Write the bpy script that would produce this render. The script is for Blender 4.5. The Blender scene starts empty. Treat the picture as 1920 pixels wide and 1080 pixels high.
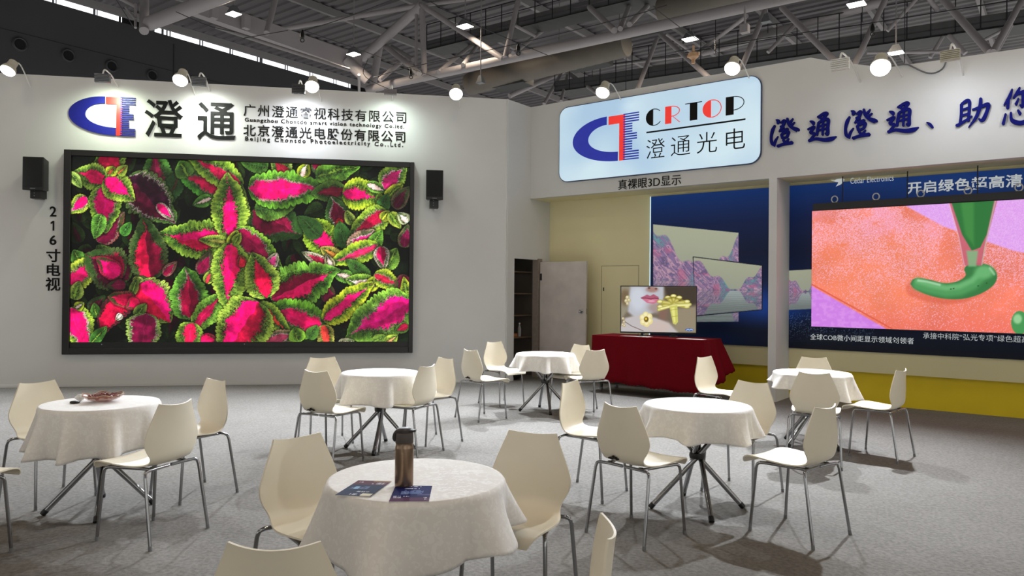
import bpy, bmesh, math, random
import numpy as np
from mathutils import Vector, Matrix

# ------------------------------------------------------------------ camera, light, exposure
sc = bpy.context.scene
COL = sc.collection
EYE = np.array([0.0, 0.0, 1.5])
FPX, PITCH, ROLL = 1384.2, 0.0045858, 0.0087665
FW = np.array([0, math.cos(PITCH), math.sin(PITCH)])
_rt = np.array([1.0, 0, 0]); _up = np.cross(_rt, FW)
RT = math.cos(ROLL) * _rt + math.sin(ROLL) * _up
UP = -math.sin(ROLL) * _rt + math.cos(ROLL) * _up
cam_d = bpy.data.cameras.new('camera'); cam = bpy.data.objects.new('camera', cam_d); COL.objects.link(cam)
cam_d.sensor_fit = 'HORIZONTAL'; cam_d.sensor_width = 36.0; cam_d.lens = FPX * 36.0 / 1920.0
cam_d.clip_start = 0.05; cam_d.clip_end = 300
cam.matrix_world = Matrix(((RT[0], UP[0], -FW[0], EYE[0]), (RT[1], UP[1], -FW[1], EYE[1]), (RT[2], UP[2], -FW[2], EYE[2]), (0, 0, 0, 1)))
sc.camera = cam
sc.view_settings.view_transform = 'Standard'; sc.view_settings.look = 'None'
sc.view_settings.gamma = 1.0; sc.view_settings.use_curve_mapping = False
sc.view_settings.exposure = 0.0

world = bpy.data.worlds.new('hall_ambience'); sc.world = world; world.use_nodes = True
wbg = world.node_tree.nodes['Background']
wbg.inputs[0].default_value = (0.985, 1.0, 0.965, 1); wbg.inputs[1].default_value = 1.0
# ambient light of the unseen hall; noise patches added to shade the cloth folds
_wn = world.node_tree.nodes; _tc = _wn.new('ShaderNodeTexCoord'); _nz = _wn.new('ShaderNodeTexNoise'); _nz.inputs['Scale'].default_value = 2.6; _nz.inputs['Detail'].default_value = 1.5
_rp = _wn.new('ShaderNodeValToRGB'); _rp.color_ramp.elements[0].position = .36; _rp.color_ramp.elements[1].position = .64
_rp.color_ramp.elements[0].color = (.20, .205, .20, 1); _rp.color_ramp.elements[1].color = (1.36, 1.36, 1.30, 1)
world.node_tree.links.new(_tc.outputs['Generated'], _nz.inputs['Vector']); world.node_tree.links.new(_nz.outputs['Fac'], _rp.inputs['Fac']); world.node_tree.links.new(_rp.outputs['Color'], wbg.inputs[0])

def add_light(name, kind, loc, target, power, color, parent=None, **kw):
    d = bpy.data.lights.new(name, kind); d.energy = power; d.color = color
    for k, v in kw.items(): setattr(d, k, v)
    o = bpy.data.objects.new(name, d); COL.objects.link(o); o.location = loc
    o.rotation_euler = (Vector(target) - Vector(loc)).to_track_quat('-Z', 'Y').to_euler()
    if parent is not None: o.parent = parent; o.location = Vector(loc) - parent.location
    return o

# light strengths (watts); the lamps themselves are built further down
BULB_W = 1800.0; BULB_COL = (0.88, 0.94, 1.0)
WASH_W = 78.0
HALL_W = 80.0; HALL_COL = (1.0, 0.83, 0.62)

# ------------------------------------------------------------------ geometry helpers
def ray(x, y): return (FW * FPX + RT * (x - 960) + UP * (540 - y)) / FPX
def at(x, y, D): return EYE + ray(x, y) * D                     # point at depth D
def atz(x, y, z): d = ray(x, y); return EYE + d * ((z - 1.5) / d[2])   # point at height z
def project(P):
    v = np.asarray(P) - EYE; w = v @ FW
    return 960 + FPX * (v @ RT) / w, 540 - FPX * (v @ UP) / w

aR, aL = 0.92052476, 1.40625159
dR = np.array([math.sin(aR), -math.cos(aR), 0]); dF = np.array([math.cos(aR), math.sin(aR), 0])
dL = np.array([math.sin(aL), math.cos(aL), 0]); ZV = np.array([0, 0, 1.0])

class Plane:
    """a vertical plane: u along it, n out of it towards the room"""
    def __init__(s, o, u, n): s.o = np.array([o[0], o[1], 0.0]); s.u = u; s.n = n
    def P(s, u, z, n=0.0): return s.o + s.u * u + s.n * n + ZV * z
    def uz(s, x, y, n=0.0):
        d = ray(x, y); o = s.o + s.n * n
        p = EYE + d * (np.dot(o - EYE, s.n) / np.dot(d, s.n)); return float(np.dot(p - s.o, s.u)), float(p[2])
LW = Plane((-0.896, 12.117), dL, np.array([dL[1], -dL[0], 0]))           # wall with the big screen
FW_ = Plane((0.30, 12.765), dR, -dF)                                      # fascia and column
IW = Plane((0.30 + 0.603 * dF[0], 12.765 + 0.603 * dF[1]), dR, -dF)       # cream wall behind
TW = Plane((-0.09, 12.25), dF, np.array([dF[1], -dF[0], 0]))              # return between the two

def lin(c):
    c = np.asarray(c, float) / 255.0
    return np.where(c <= 0.04045, c / 12.92, ((c + 0.055) / 1.055) ** 2.4)
def L4(c): return tuple(float(v) for v in lin(c)) + (1.0,)

# ------------------------------------------------------------------ materials
MATS = {}
def mat(name, c, rough=0.6, metal=0.0, var=0.06, scale=20.0, bump=0.0, emit=0.0, spec=0.5, trans=0.0, alpha=1.0, coat=0.0, detail=3.0):
    if name in MATS: return MATS[name]
    m = bpy.data.materials.new(name); m.use_nodes = True; nt = m.node_tree; b = nt.nodes['Principled BSDF']
    b.inputs['Roughness'].default_value = rough; b.inputs['Metallic'].default_value = metal
    b.inputs['Specular IOR Level'].default_value = spec; b.inputs['Transmission Weight'].default_value = trans
    b.inputs['Alpha'].default_value = alpha; b.inputs['Coat Weight'].default_value = coat
    tc = nt.nodes.new('ShaderNodeTexCoord'); nz = nt.nodes.new('ShaderNodeTexNoise')
    nz.inputs['Scale'].default_value = scale; nz.inputs['Detail'].default_value = detail
    nt.links.new(tc.outputs['Object'], nz.inputs['Vector'])
    rp = nt.nodes.new('ShaderNodeValToRGB'); l = lin(c)
    rp.color_ramp.elements[0].position = 0.3; rp.color_ramp.elements[1].position = 0.7
    rp.color_ramp.elements[0].color = tuple(np.clip(l * (1 - var), 0, 1)) + (1,)
    rp.color_ramp.elements[1].color = tuple(np.clip(l * (1 + var), 0, 1)) + (1,)
    nt.links.new(nz.outputs['Fac'], rp.inputs['Fac']); nt.links.new(rp.outputs['Color'], b.inputs['Base Color'])
    if bump:
        bp = nt.nodes.new('ShaderNodeBump'); bp.inputs['Strength'].default_value = bump; bp.inputs['Distance'].default_value = 0.02
        nt.links.new(nz.outputs['Fac'], bp.inputs['Height']); nt.links.new(bp.outputs['Normal'], b.inputs['Normal'])
    if emit:
        nt.links.new(rp.outputs['Color'], b.inputs['Emission Color']); b.inputs['Emission Strength'].default_value = emit
    MATS[name] = m; return m

def attr_mat(name, emit=1.0, diffuse=0.0, rough=0.5, spec=0.25):
    """shows the mesh's own pixel colours: lit from within (emit) and/or printed (diffuse)"""
    m = bpy.data.materials.new(name); m.use_nodes = True; nt = m.node_tree; b = nt.nodes['Principled BSDF']
    a = nt.nodes.new('ShaderNodeAttribute'); a.attribute_name = 'pixels'
    b.inputs['Roughness'].default_value = rough; b.inputs['Specular IOR Level'].default_value = spec
    if diffuse: nt.links.new(a.outputs['Color'], b.inputs['Base Color'])
    else: b.inputs['Base Color'].default_value = (0.004, 0.004, 0.004, 1)
    if emit:
        nt.links.new(a.outputs['Color'], b.inputs['Emission Color']); b.inputs['Emission Strength'].default_value = emit
    return m

# ------------------------------------------------------------------ mesh builder
BASE = {}      # where each thing's local origin stands
class MB:
    def __init__(s): s.v = []; s.f = []; s.mi = []; s.m = 0
    def add(s, vs, fs):
        k = len(s.v); s.v += [tuple(float(c) for c in p) for p in vs]
        s.f += [tuple(i + k for i in f) for f in fs]; s.mi += [s.m] * len(fs); return s
    def para(s, o, a, b, c):
        o, a, b, c = (np.asarray(q, float) for q in (o, a, b, c))
        vs = [o, o + a, o + a + b, o + b, o + c, o + a + c, o + a + b + c, o + b + c]
        fs = [(0, 3, 2, 1), (4, 5, 6, 7), (0, 1, 5, 4), (1, 2, 6, 5), (2, 3, 7, 6), (3, 0, 4, 7)]
        if np.dot(np.cross(a, b), c) < 0: fs = [f[::-1] for f in fs]
        return s.add(vs, fs)
    def box(s, x0, x1, y0, y1, z0, z1): return s.para((x0, y0, z0), (x1 - x0, 0, 0), (0, y1 - y0, 0), (0, 0, z1 - z0))
    def pbox(s, pl, u0, u1, z0, z1, n0, n1): return s.para(pl.P(u0, z0, n0), pl.u * (u1 - u0), ZV * (z1 - z0), pl.n * (n1 - n0))
    def prism(s, pts, ext):
        """pts: 3-D outline (planar, any simple polygon), ext: extrusion vector"""
        pts = [np.asarray(p, float) for p in pts]; n = len(pts); ext = np.asarray(ext, float)
        nrm = sum(np.cross(pts[i], pts[(i + 1) % n]) for i in range(n))
        if np.dot(nrm, ext) < 0: pts = pts[::-1]
        vs = pts + [p + ext for p in pts]
        fs = [tuple(range(n - 1, -1, -1)), tuple(range(n, 2 * n))] + [(i, (i + 1) % n, n + (i + 1) % n, n + i) for i in range(n)]
        return s.add(vs, fs)
    def tube(s, pts, r, n=10, cap=True):
        P = [Vector([float(c) for c in p]) for p in pts]; rr = r if isinstance(r, (list, tuple)) else [r] * len(P)
        vs = []; fs = []; up = None
        for i, p in enumerate(P):
            t = (P[min(i + 1, len(P) - 1)] - P[max(i - 1, 0)]).normalized()
            if up is None:
                up = t.orthogonal().normalized()
            else:
                up = (up - t * up.dot(t)); up = up.normalized() if up.length > 1e-6 else t.orthogonal().normalized()
            w = t.cross(up)
            for k in range(n):
                a = 2 * math.pi * k / n; vs.append(p + (up * math.cos(a) + w * math.sin(a)) * rr[i])
        for i in range(len(P) - 1):
            for k in range(n):
                fs.append((i * n + k, i * n + (k + 1) % n, (i + 1) * n + (k + 1) % n, (i + 1) * n + k))
        if cap: fs += [tuple(range(n - 1, -1, -1)), tuple((len(P) - 1) * n + k for k in range(n))]
        return s.add(vs, fs)
    def lathe(s, prof, n=24, o=(0, 0, 0), ax=None):
        """prof: (r, h) pairs from bottom to top, turned about the axis ax through o"""
        o = Vector(o); ax = Vector(ax or (0, 0, 1)).normalized(); e1 = ax.orthogonal().normalized(); e2 = ax.cross(e1)
        vs = []; fs = []
        for r, h in prof:
            for k in range(n):
                a = 2 * math.pi * k / n; vs.append(o + ax * h + (e1 * math.cos(a) + e2 * math.sin(a)) * max(r, 1e-5))
        for i in range(len(prof) - 1):
            for k in range(n): fs.append((i * n + k, i * n + (k + 1) % n, (i + 1) * n + (k + 1) % n, (i + 1) * n + k))
        fs += [tuple(range(n - 1, -1, -1)), tuple((len(prof) - 1) * n + k for k in range(n))]
        return s.add(vs, fs)
    def grid(s, fn, nu, nv):
        vs = [fn(i / nu, j / nv) for j in range(nv + 1) for i in range(nu + 1)]
        fs = [(j * (nu + 1) + i, j * (nu + 1) + i + 1, (j + 1) * (nu + 1) + i + 1, (j + 1) * (nu + 1) + i) for j in range(nv) for i in range(nu)]
        return s.add(vs, fs)
    def build(s, name, mats, parent=None, smooth=None, bevel=0.0, world=True, origin=None):
        me = bpy.data.meshes.new(name)
        v = np.array(s.v, float).reshape(-1, 3)
        off = np.zeros(3)
        if parent is not None and world: off = np.array(BASE.get(parent.name, (0, 0, 0)), float)
        elif parent is None:
            off = np.array(origin, float) if origin is not None else np.array([(v[:, 0].min() + v[:, 0].max()) / 2, (v[:, 1].min() + v[:, 1].max()) / 2, v[:, 2].min()])
            if not world: off = np.zeros(3)
        me.from_pydata([tuple(p) for p in (v - off)], [], s.f); me.update()
        for m in (mats if isinstance(mats, (list, tuple)) else [mats]): me.materials.append(m)
        if len(me.materials) > 1: me.polygons.foreach_set('material_index', s.mi)
        if smooth is not None:
            me.polygons.foreach_set('use_smooth', [True] * len(me.polygons)); me.set_sharp_from_angle(angle=math.radians(smooth))
        o = bpy.data.objects.new(name, me); COL.objects.link(o)
        if parent is not None: o.parent = parent; BASE[o.name] = tuple(off)
        else: o.location = off
        if bevel:
            b = o.modifiers.new('edge', 'BEVEL'); b.width = bevel; b.segments = 2; b.limit_method = 'ANGLE'; b.angle_limit = math.radians(40)
        return o

def tag(o, label, cat, group=None):
    o['label'] = label; o['category'] = cat
    if group: o['group'] = group
    return o
def thing(name, label, cat, loc=(0, 0, 0), group=None, rz=0.0, local=False):
    o = bpy.data.objects.new(name, None); COL.objects.link(o); o.empty_display_size = 0.1
    o.location = tuple(float(c) for c in loc); o.rotation_euler = (0, 0, rz)
    BASE[o.name] = (0.0, 0.0, 0.0) if local else tuple(float(c) for c in loc)
    return tag(o, label, cat, group)
def struct(o, label=None, cat=None):
    o['kind'] = 'structure'
    if label: o['label'] = label; o['category'] = cat
    return o
def copy_tree(o, parent=None):
    c = o.copy(); COL.objects.link(c)
    if parent is not None: c.parent = parent
    for ch in list(o.children): copy_tree(ch, c)
    return c

# ------------------------------------------------------------------ lettering
def glyphs(s, spacing=1.0, offset=0.0):
    c = bpy.data.curves.new('lettering', 'FONT'); c.body = s; c.size = 1; c.space_character = spacing; c.offset = offset; c.resolution_u = 6
    o = bpy.data.objects.new('lettering', c); COL.objects.link(o); bpy.context.view_layer.update()
    m = bpy.data.meshes.new_from_object(o.evaluated_get(bpy.context.evaluated_depsgraph_get()))
    v = np.array([tuple(q.co) for q in m.vertices]); f = [tuple(p.vertices) for p in m.polygons]
    ed = {}
    for p in f:
        for i in range(len(p)):
            a, b = p[i], p[(i + 1) % len(p)]; k = (min(a, b), max(a, b)); ed[k] = (None if k in ed else (a, b))
    rim = [e for e in ed.values() if e]
    bpy.data.objects.remove(o); bpy.data.curves.remove(c); bpy.data.meshes.remove(m)
    return v[:, :2], f, rim
def text_mb(mb, pl, s, u0, u1, z0, z1, n0, n1, spacing=1.0, offset=0.0):
    """raised letters filling the rectangle u0..u1, z0..z1 of a plane"""
    v, f, rim = glyphs(s, spacing, offset); lo = v.min(0); sz = v.max(0) - lo; k = len(v)
    q = (v - lo) / sz
    front = [pl.P(u0 + a * (u1 - u0), z0 + b * (z1 - z0), n1) for a, b in q]
    back = [pl.P(u0 + a * (u1 - u0), z0 + b * (z1 - z0), n0) for a, b in q]
    return mb.add(front + back, f + [(a, a + k, b + k, b)[::-1] for a, b in rim])
def text_words(pl, s, xl, xr, low, high, n0, n1, spacing, offset, m_, parent, gap):
    """as text_px, but each word a mesh of its own under parent"""
    u0 = pl.uz(xl, low[1], n1)[0]; u1 = pl.uz(xr, high[1], n1)[0]; z0 = pl.uz(*low, n1)[1]; z1 = pl.uz(*high, n1)[1]
    v, f, rim = glyphs(s, spacing, offset); lo = v.min(0); sz = v.max(0) - lo; q = (v - lo) / sz
    xs = sorted(set((min(v[i][0] for i in p), max(v[i][0] for i in p)) for p in f)); cuts = []; e = xs[0][1]
    for a, b in xs:
        if a - e > gap: cuts.append((a + e) / 2)
        e = max(e, b)
    grp = lambda i: sum(v[i][0] > c for c in cuts)
    for g in range(len(cuts) + 1):
        ids = [i for i in range(len(v)) if grp(i) == g]; ix = {i: k for k, i in enumerate(ids)}; K = len(ids); mb = MB()
        P = lambda n: [pl.P(u0 + q[i][0] * (u1 - u0), z0 + q[i][1] * (z1 - z0), n) for i in ids]
        mb.add(P(n1) + P(n0), [tuple(ix[i] for i in p) for p in f if p[0] in ix] + [(ix[a], ix[a] + K, ix[b] + K, ix[b])[::-1] for a, b in rim if a in ix])
        mb.build('word', m_, parent)
def text_px(mb, pl, s, xl, xr, low, high, n0=0.0, n1=0.02, spacing=1.0, offset=0.0):
    """as text_mb, the rectangle read off the wall: left and right x, a point on the foot line, one on the top line"""
    u0 = pl.uz(xl, low[1], n1)[0]; u1 = pl.uz(xr, high[1], n1)[0]
    return text_mb(mb, pl, s, u0, u1, pl.uz(*low, n1)[1], pl.uz(*high, n1)[1], n0, n1, spacing, offset)

def smooth_line(pts, k=6):
    """Catmull-Rom through points of any dimension"""
    P = [np.asarray(p, float) for p in pts]
    if len(P) < 3: return [P[0] + (P[-1] - P[0]) * t for t in np.linspace(0, 1, k + 1)]
    P = [2 * P[0] - P[1]] + P + [2 * P[-1] - P[-2]]; out = []
    for i in range(1, len(P) - 2):
        a, b, c, d = P[i - 1:i + 3]
        for t in np.linspace(0, 1, k, endpoint=False):
            out.append(0.5 * (2 * b + (c - a) * t + (2 * a - 5 * b + 4 * c - d) * t ** 2 + (3 * b - 3 * c + d - a) * t ** 3))
    out.append(P[-2]); return out
# ================================================================== MATERIALS
M_wall = mat('painted_board', (205, 205, 203), 0.75, var=0.02, scale=1.5)
M_cream = mat('cream_board', (222, 213, 170), 0.75, var=0.02, scale=1.5)
M_yellow = mat('yellow_board', (216, 190, 12), 0.6, var=0.05, scale=2.5)
M_carpet = None
M_hall = mat('dark_hall_cladding', (58, 57, 60), 0.7, var=0.06, scale=0.6)
M_glassdark = mat('dark_clerestory', (50, 54, 56), 0.25, var=0.1, scale=0.7)
M_deck = mat('grey_roof_sheet', (98, 93, 96), 0.55, var=0.08, scale=0.5)
M_steel = mat('grey_painted_steel', (156, 150, 152), 0.55, var=0.04, scale=1.2)
M_purlin = mat('grey_purlin_steel', (130, 125, 127), 0.6, var=0.05, scale=1.2)
M_walk = mat('dark_grating', (76, 75, 76), 0.7, var=0.1, scale=3)
M_duct = mat('dull_galvanised_duct', (98, 91, 83), 0.6, 0.0, var=0.12, scale=1.5)
M_dark = mat('dark_metal', (26, 26, 28), 0.5, var=0.1)
M_black = mat('black_plastic', (14, 14, 15), 0.42, var=0.1, scale=30)
M_bezel = mat('black_bezel', (20, 18, 18), 0.35, var=0.08, scale=6)
M_chrome = mat('chrome', (158, 158, 160), 0.16, 1.0, var=0.02)
M_shell = mat('white_moulded_plastic', (226, 217, 196), 0.40, var=0.015, scale=8, spec=0.45)
M_white = mat('white_metal', (225, 224, 220), 0.45, var=0.03)
M_grey = mat('grey_aluminium', (126, 128, 132), 0.45, 0.5, var=0.05)
M_redcloth = mat('deep_red_cloth', (100, 3, 15), 0.9, var=0.08, scale=60, bump=0.1, spec=0.12)
M_door = mat('worn_grey_door_paint', (192, 184, 178), 0.7, var=0.13, scale=3.0, detail=8)
M_brown = mat('brown_board_edge', (92, 72, 50), 0.7, var=0.12, scale=6)
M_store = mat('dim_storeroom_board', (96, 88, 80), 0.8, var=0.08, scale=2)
M_ink = mat('black_lettering', (9, 10, 10), 0.6, var=0.05, spec=0.2)
M_blue = mat('logo_blue', (20, 26, 128), 0.5, var=0.05, spec=0.3)
M_red = mat('logo_red', (226, 48, 42), 0.35, var=0.05)
M_navy = mat('slogan_blue', (14, 20, 106), 0.75, var=0.08, scale=6, spec=0.12)
M_bulb = mat('lit_bulb_face', (255, 253, 246), 0.3, var=0.0, emit=9.0)
M_tube = mat('lit_lamp_panel', (255, 250, 240), 0.3, var=0.0, emit=5.0)
M_sky = mat('daylit_pane', (246, 248, 255), 0.3, var=0.02, emit=1.6)

def carpet():
    m = bpy.data.materials.new('grey_carpet'); m.use_nodes = True; nt = m.node_tree; b = nt.nodes['Principled BSDF']
    b.inputs['Roughness'].default_value = 0.92; b.inputs['Specular IOR Level'].default_value = 0.15
    tc = nt.nodes.new('ShaderNodeTexCoord')
    n1 = nt.nodes.new('ShaderNodeTexNoise'); n1.inputs['Scale'].default_value = 260; n1.inputs['Detail'].default_value = 2
    n2 = nt.nodes.new('ShaderNodeTexNoise'); n2.inputs['Scale'].default_value = 1.3; n2.inputs['Detail'].default_value = 6
    n3 = nt.nodes.new('ShaderNodeTexNoise'); n3.inputs['Scale'].default_value = 45; n3.inputs['Detail'].default_value = 3
    for n in (n1, n2, n3): nt.links.new(tc.outputs['Object'], n.inputs['Vector'])
    r1 = nt.nodes.new('ShaderNodeValToRGB'); r1.color_ramp.elements[0].position = .3; r1.color_ramp.elements[1].position = .72
    r1.color_ramp.elements[0].color = L4((93, 90, 87)); r1.color_ramp.elements[1].color = L4((143, 140, 136))
    mx = nt.nodes.new('ShaderNodeMath'); mx.operation = 'MULTIPLY_ADD'; mx.inputs[1].default_value = .5
    nt.links.new(n1.outputs['Fac'], mx.inputs[0])
    m2 = nt.nodes.new('ShaderNodeMath'); m2.operation = 'MULTIPLY'; m2.inputs[1].default_value = .5
    nt.links.new(n3.outputs['Fac'], m2.inputs[0]); nt.links.new(m2.outputs[0], mx.inputs[2])
    nt.links.new(mx.outputs[0], r1.inputs['Fac'])
    mul = nt.nodes.new('ShaderNodeMixRGB'); mul.blend_type = 'MULTIPLY'; mul.inputs[0].default_value = 1
    r2 = nt.nodes.new('ShaderNodeValToRGB'); r2.color_ramp.elements[0].position = .3; r2.color_ramp.elements[1].position = .7
    r2.color_ramp.elements[0].color = (.86, .85, .84, 1); r2.color_ramp.elements[1].color = (1, 1, 1, 1)
    nt.links.new(n2.outputs['Fac'], r2.inputs['Fac'])
    nt.links.new(r1.outputs['Color'], mul.inputs[1]); nt.links.new(r2.outputs['Color'], mul.inputs[2])
    nt.links.new(mul.outputs[0], b.inputs['Base Color'])
    bp = nt.nodes.new('ShaderNodeBump'); bp.inputs['Strength'].default_value = .35; bp.inputs['Distance'].default_value = .01
    nt.links.new(n3.outputs['Fac'], bp.inputs['Height']); nt.links.new(bp.outputs['Normal'], b.inputs['Normal'])
    return m
M_carpet = carpet()

# ================================================================== SETTING
fl = MB(); fl.box(-16, 20, -5, 18, -0.05, 0); struct(fl.build('floor', M_carpet), 'grey speckled exhibition carpet over the whole hall floor', 'floor')

TOPZ = 4.69; SOFF = 3.105
# wall with the big screen (a board wall 12 cm thick)
uC = LW.uz(953, 300)[0]
w = MB(); w.pbox(LW, -14.0, uC, 0, TOPZ, -0.12, 0); struct(w.build('wall_left', M_wall), 'white board wall that carries the big flower screen', 'wall')
b = MB(); b.pbox(LW, -14.0, uC, 0, 0.035, 0.0, 0.012); struct(b.build('baseboard_left', M_wall), 'thin white strip along the foot of the screen wall', 'baseboard')
# return wall between screen wall and fascia, with the storeroom doorway cut out
d0 = TW.uz(964, 560)[0]; d1 = TW.uz(1009, 560)[0]; uK = TW.uz(994.5, 300)[0]; uI = TW.uz(1031, 379)[0]; dz = TW.uz(975, 485)[1]
w = MB()
w.pbox(TW, -0.02, d0, 0, TOPZ, -0.09, 0); w.pbox(TW, d0, d1, dz, TOPZ, -0.09, 0); w.pbox(TW, d1, uI + 0.1, 0, TOPZ, -0.09, 0)
struct(w.build('wall_return', M_wall), 'narrow white return wall with the storeroom doorway', 'wall')
# fascia: its outline has a dip in the top edge where a sheet stops short
top = [(995.6, 201.5), (1520, 108), (1562, 115), (1640, 124.5), (1664, 126.5), (1695, 122.3), (1920, 90)]
uz = [FW_.uz(*p) for p in top]; uE = 9.2
ztail = uz[-1][1] + (uz[-1][1] - uz[-2][1]) / (uz[-1][0] - uz[-2][0]) * (uE - uz[-1][0])
out = [FW_.P(0, SOFF)] + [FW_.P(0, TOPZ)] + [FW_.P(u, z) for u, z in uz[1:]] + [FW_.P(uE, ztail), FW_.P(uE, SOFF)]
w = MB(); w.prism(out, -FW_.n * 0.09); struct(w.build('wall_front', M_wall), 'white fascia board over the openings with the slogan on it', 'wall')
w = MB(); w.pbox(FW_, 0, uE, SOFF, SOFF + 0.08, -0.70, -0.09); struct(w.build('ceiling', M_cream), 'cream soffit behind the fascia', 'ceiling')
# column
c0 = FW_.uz(1442, 334.6)[0]; c1 = FW_.uz(1457, 333.3)[0]
w = MB(); w.pbox(FW_, c0, c1, 0, SOFF, -0.603, 0); struct(w.build('column', M_wall), 'white square column between the two openings', 'column')
# cream wall and the yellow band below it
YT = 0.437
w = MB(); w.pbox(IW, -0.1, uE, YT, SOFF, -0.10, 0); struct(w.build('wall_back', M_cream), 'cream board wall behind the openings', 'wall')
w = MB(); w.pbox(IW, -0.1, uE, 0, YT, -0.10, -0.045); struct(w.build('trim_1', M_yellow), 'yellow band along the foot of the cream wall', 'trim')
# flush door in the cream wall: outline grooves and a small latch
q0 = IW.uz(1129, 500)[0]; q1 = IW.uz(1197, 500)[0]; qz = IW.uz(1160, 499)[1]
w = MB(); w.pbox(IW, q0, q1, YT, qz, 0.0, 0.006); dr = struct(w.build('door_2', M_cream, bevel=0.002), 'flush cream cupboard door in the cream wall behind the television', 'door')
g = MB(); g.pbox(IW, q0 - .012, q0, YT, qz + .012, 0, 0.003); g.pbox(IW, q1, q1 + .012, YT, qz + .012, 0, 0.003); g.pbox(IW, q0 - .012, q1 + .012, qz, qz + .012, 0, 0.003)
BASE[dr.name] = tuple(dr.location); g.build('door_gap', mat('dark_gap', (166, 158, 122), .9), dr)
l = MB(); l.pbox(IW, q0 + .03, q0 + .045, qz - .42, qz - .36, .006, .016); l.build('latch', M_dark, dr)

# storeroom: dim boards, shelf rack, open door
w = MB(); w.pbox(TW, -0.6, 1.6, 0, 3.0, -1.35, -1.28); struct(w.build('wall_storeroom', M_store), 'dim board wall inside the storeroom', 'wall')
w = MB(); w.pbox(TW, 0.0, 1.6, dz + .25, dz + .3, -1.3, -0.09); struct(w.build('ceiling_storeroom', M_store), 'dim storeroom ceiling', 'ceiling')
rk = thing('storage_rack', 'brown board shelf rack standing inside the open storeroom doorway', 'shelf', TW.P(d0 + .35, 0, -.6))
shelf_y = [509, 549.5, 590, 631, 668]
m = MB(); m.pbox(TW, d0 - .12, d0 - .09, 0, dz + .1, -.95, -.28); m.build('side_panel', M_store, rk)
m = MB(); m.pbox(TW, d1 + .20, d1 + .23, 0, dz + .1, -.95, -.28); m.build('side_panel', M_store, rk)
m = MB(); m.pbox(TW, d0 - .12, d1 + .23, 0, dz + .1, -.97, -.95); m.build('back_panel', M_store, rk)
shz = []
for yy in shelf_y:
    z = TW.uz(985, yy, -.28)[1]; shz.append(z)
    m = MB(); m.pbox(TW, d0 - .09, d1 + .20, z - .022, z, -.95, -.28); m.build('shelf', M_brown, rk)
bt = thing('plastic_bottle', 'clear bottle standing on the fourth shelf of the storeroom rack', 'bottle', TW.P(d1 - .06, shz[3], -.36))
m = MB(); m.lathe([(.03, 0), (.032, .02), (.032, .15), (.014, .2), (.013, .22)], 14, TW.P(d1 - .06, shz[3] + .001, -.36)); m.build('body', mat('clear_plastic', (180, 180, 176), .2, alpha=.55), bt, 50)
m = MB(); m.lathe([(.016, .22), (.016, .245)], 12, TW.P(d1 - .06, shz[3] + .001, -.36)); m.build('cap', M_white, bt, 40)
bx = MB(); bx.pbox(TW, d1 - .32, d1 - .14, shz[3] + .001, shz[3] + .06, -.5, -.34); tag(bx.build('carton', mat('orange_brown_carton', (150, 92, 52), .8), bevel=.004), 'small brown carton beside the bottle on the storeroom rack', 'carton')
bg = MB()
bg.lathe([(.10, 0), (.19, .05), (.2, .16), (.15, .28), (.05, .34), (.03, .40)], 14, TW.P(d0 + .12, 0.001, -.14))
tag(bg.build('black_bag', mat('black_bin_bag', (16, 16, 17), .35, bump=.8, scale=14), smooth=60), 'black bag on the floor just inside the storeroom doorway', 'bag')

# the open storeroom door: jamb on the return wall, leaf swung out in front of the cream wall
dr = bpy.data.objects.new('door_1', None); COL.objects.link(dr); hg = TW.P(d1 + .05, 0, .02); dr.location = tuple(hg); BASE[dr.name] = tuple(hg)
struct(dr, 'worn grey storeroom door standing open beside its doorway', 'door')
m = MB(); m.pbox(TW, d1 - .03, d1 + .09, 0, dz + .02, -.10, .018); m.build('jamb', mat('brownish_jamb', (138, 126, 116), .7, var=.1), dr)
uA = np.array(at(1101, 600, 11.9)) - hg; uA[2] = 0; lw = np.linalg.norm(uA)
# leaf direction: nearly parallel with the cream wall
ld = dR * 0.995 + dF * 0.04; ld /= np.linalg.norm(ld); nn = np.array([-ld[1], ld[0], 0]);
if np.dot(nn, dF) > 0: nn = -nn
h0 = hg + ld * .02 + nn * .02
# width so that the free edge is seen at x = 1101
lo_, hi_ = .3, 2.0
for _ in range(40):
    mid = (lo_ + hi_) / 2
    if project(h0 + ld * mid + ZV * 1.2)[0] < 1101: lo_ = mid
    else: hi_ = mid
LWID = lo_
m = MB(); m.para(h0 + ZV * .012, ld * LWID, nn * .04, ZV * (dz - .05)); m.build('leaf', M_door, dr, bevel=.003)
m = MB(); m.para(h0 + ld * .005 + nn * .0405 + ZV * (dz - .36), ld * .035, nn * .004, ZV * .12); m.build('hinge', M_dark, dr)
kz = 1.5 - (600 - 563.5) / FPX * np.dot(h0 + ld * (LWID - .07) - EYE, FW)
kp = h0 + ld * (LWID - .085) + nn * .04 + ZV * kz
m = MB(); m.lathe([(.034, 0), (.034, .006), (.012, .012), (.012, .035), (.026, .045), (.03, .06), (.022, .074), (.002, .078)], 18, kp, tuple(nn)); m.build('knob', M_chrome, dr, 40)
m = MB(); m.para(h0 + ld * LWID + nn * .008 + ZV * (kz - .05), ld * .002, nn * .024, ZV * .1); m.build('latch_plate', M_chrome, dr)

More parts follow.
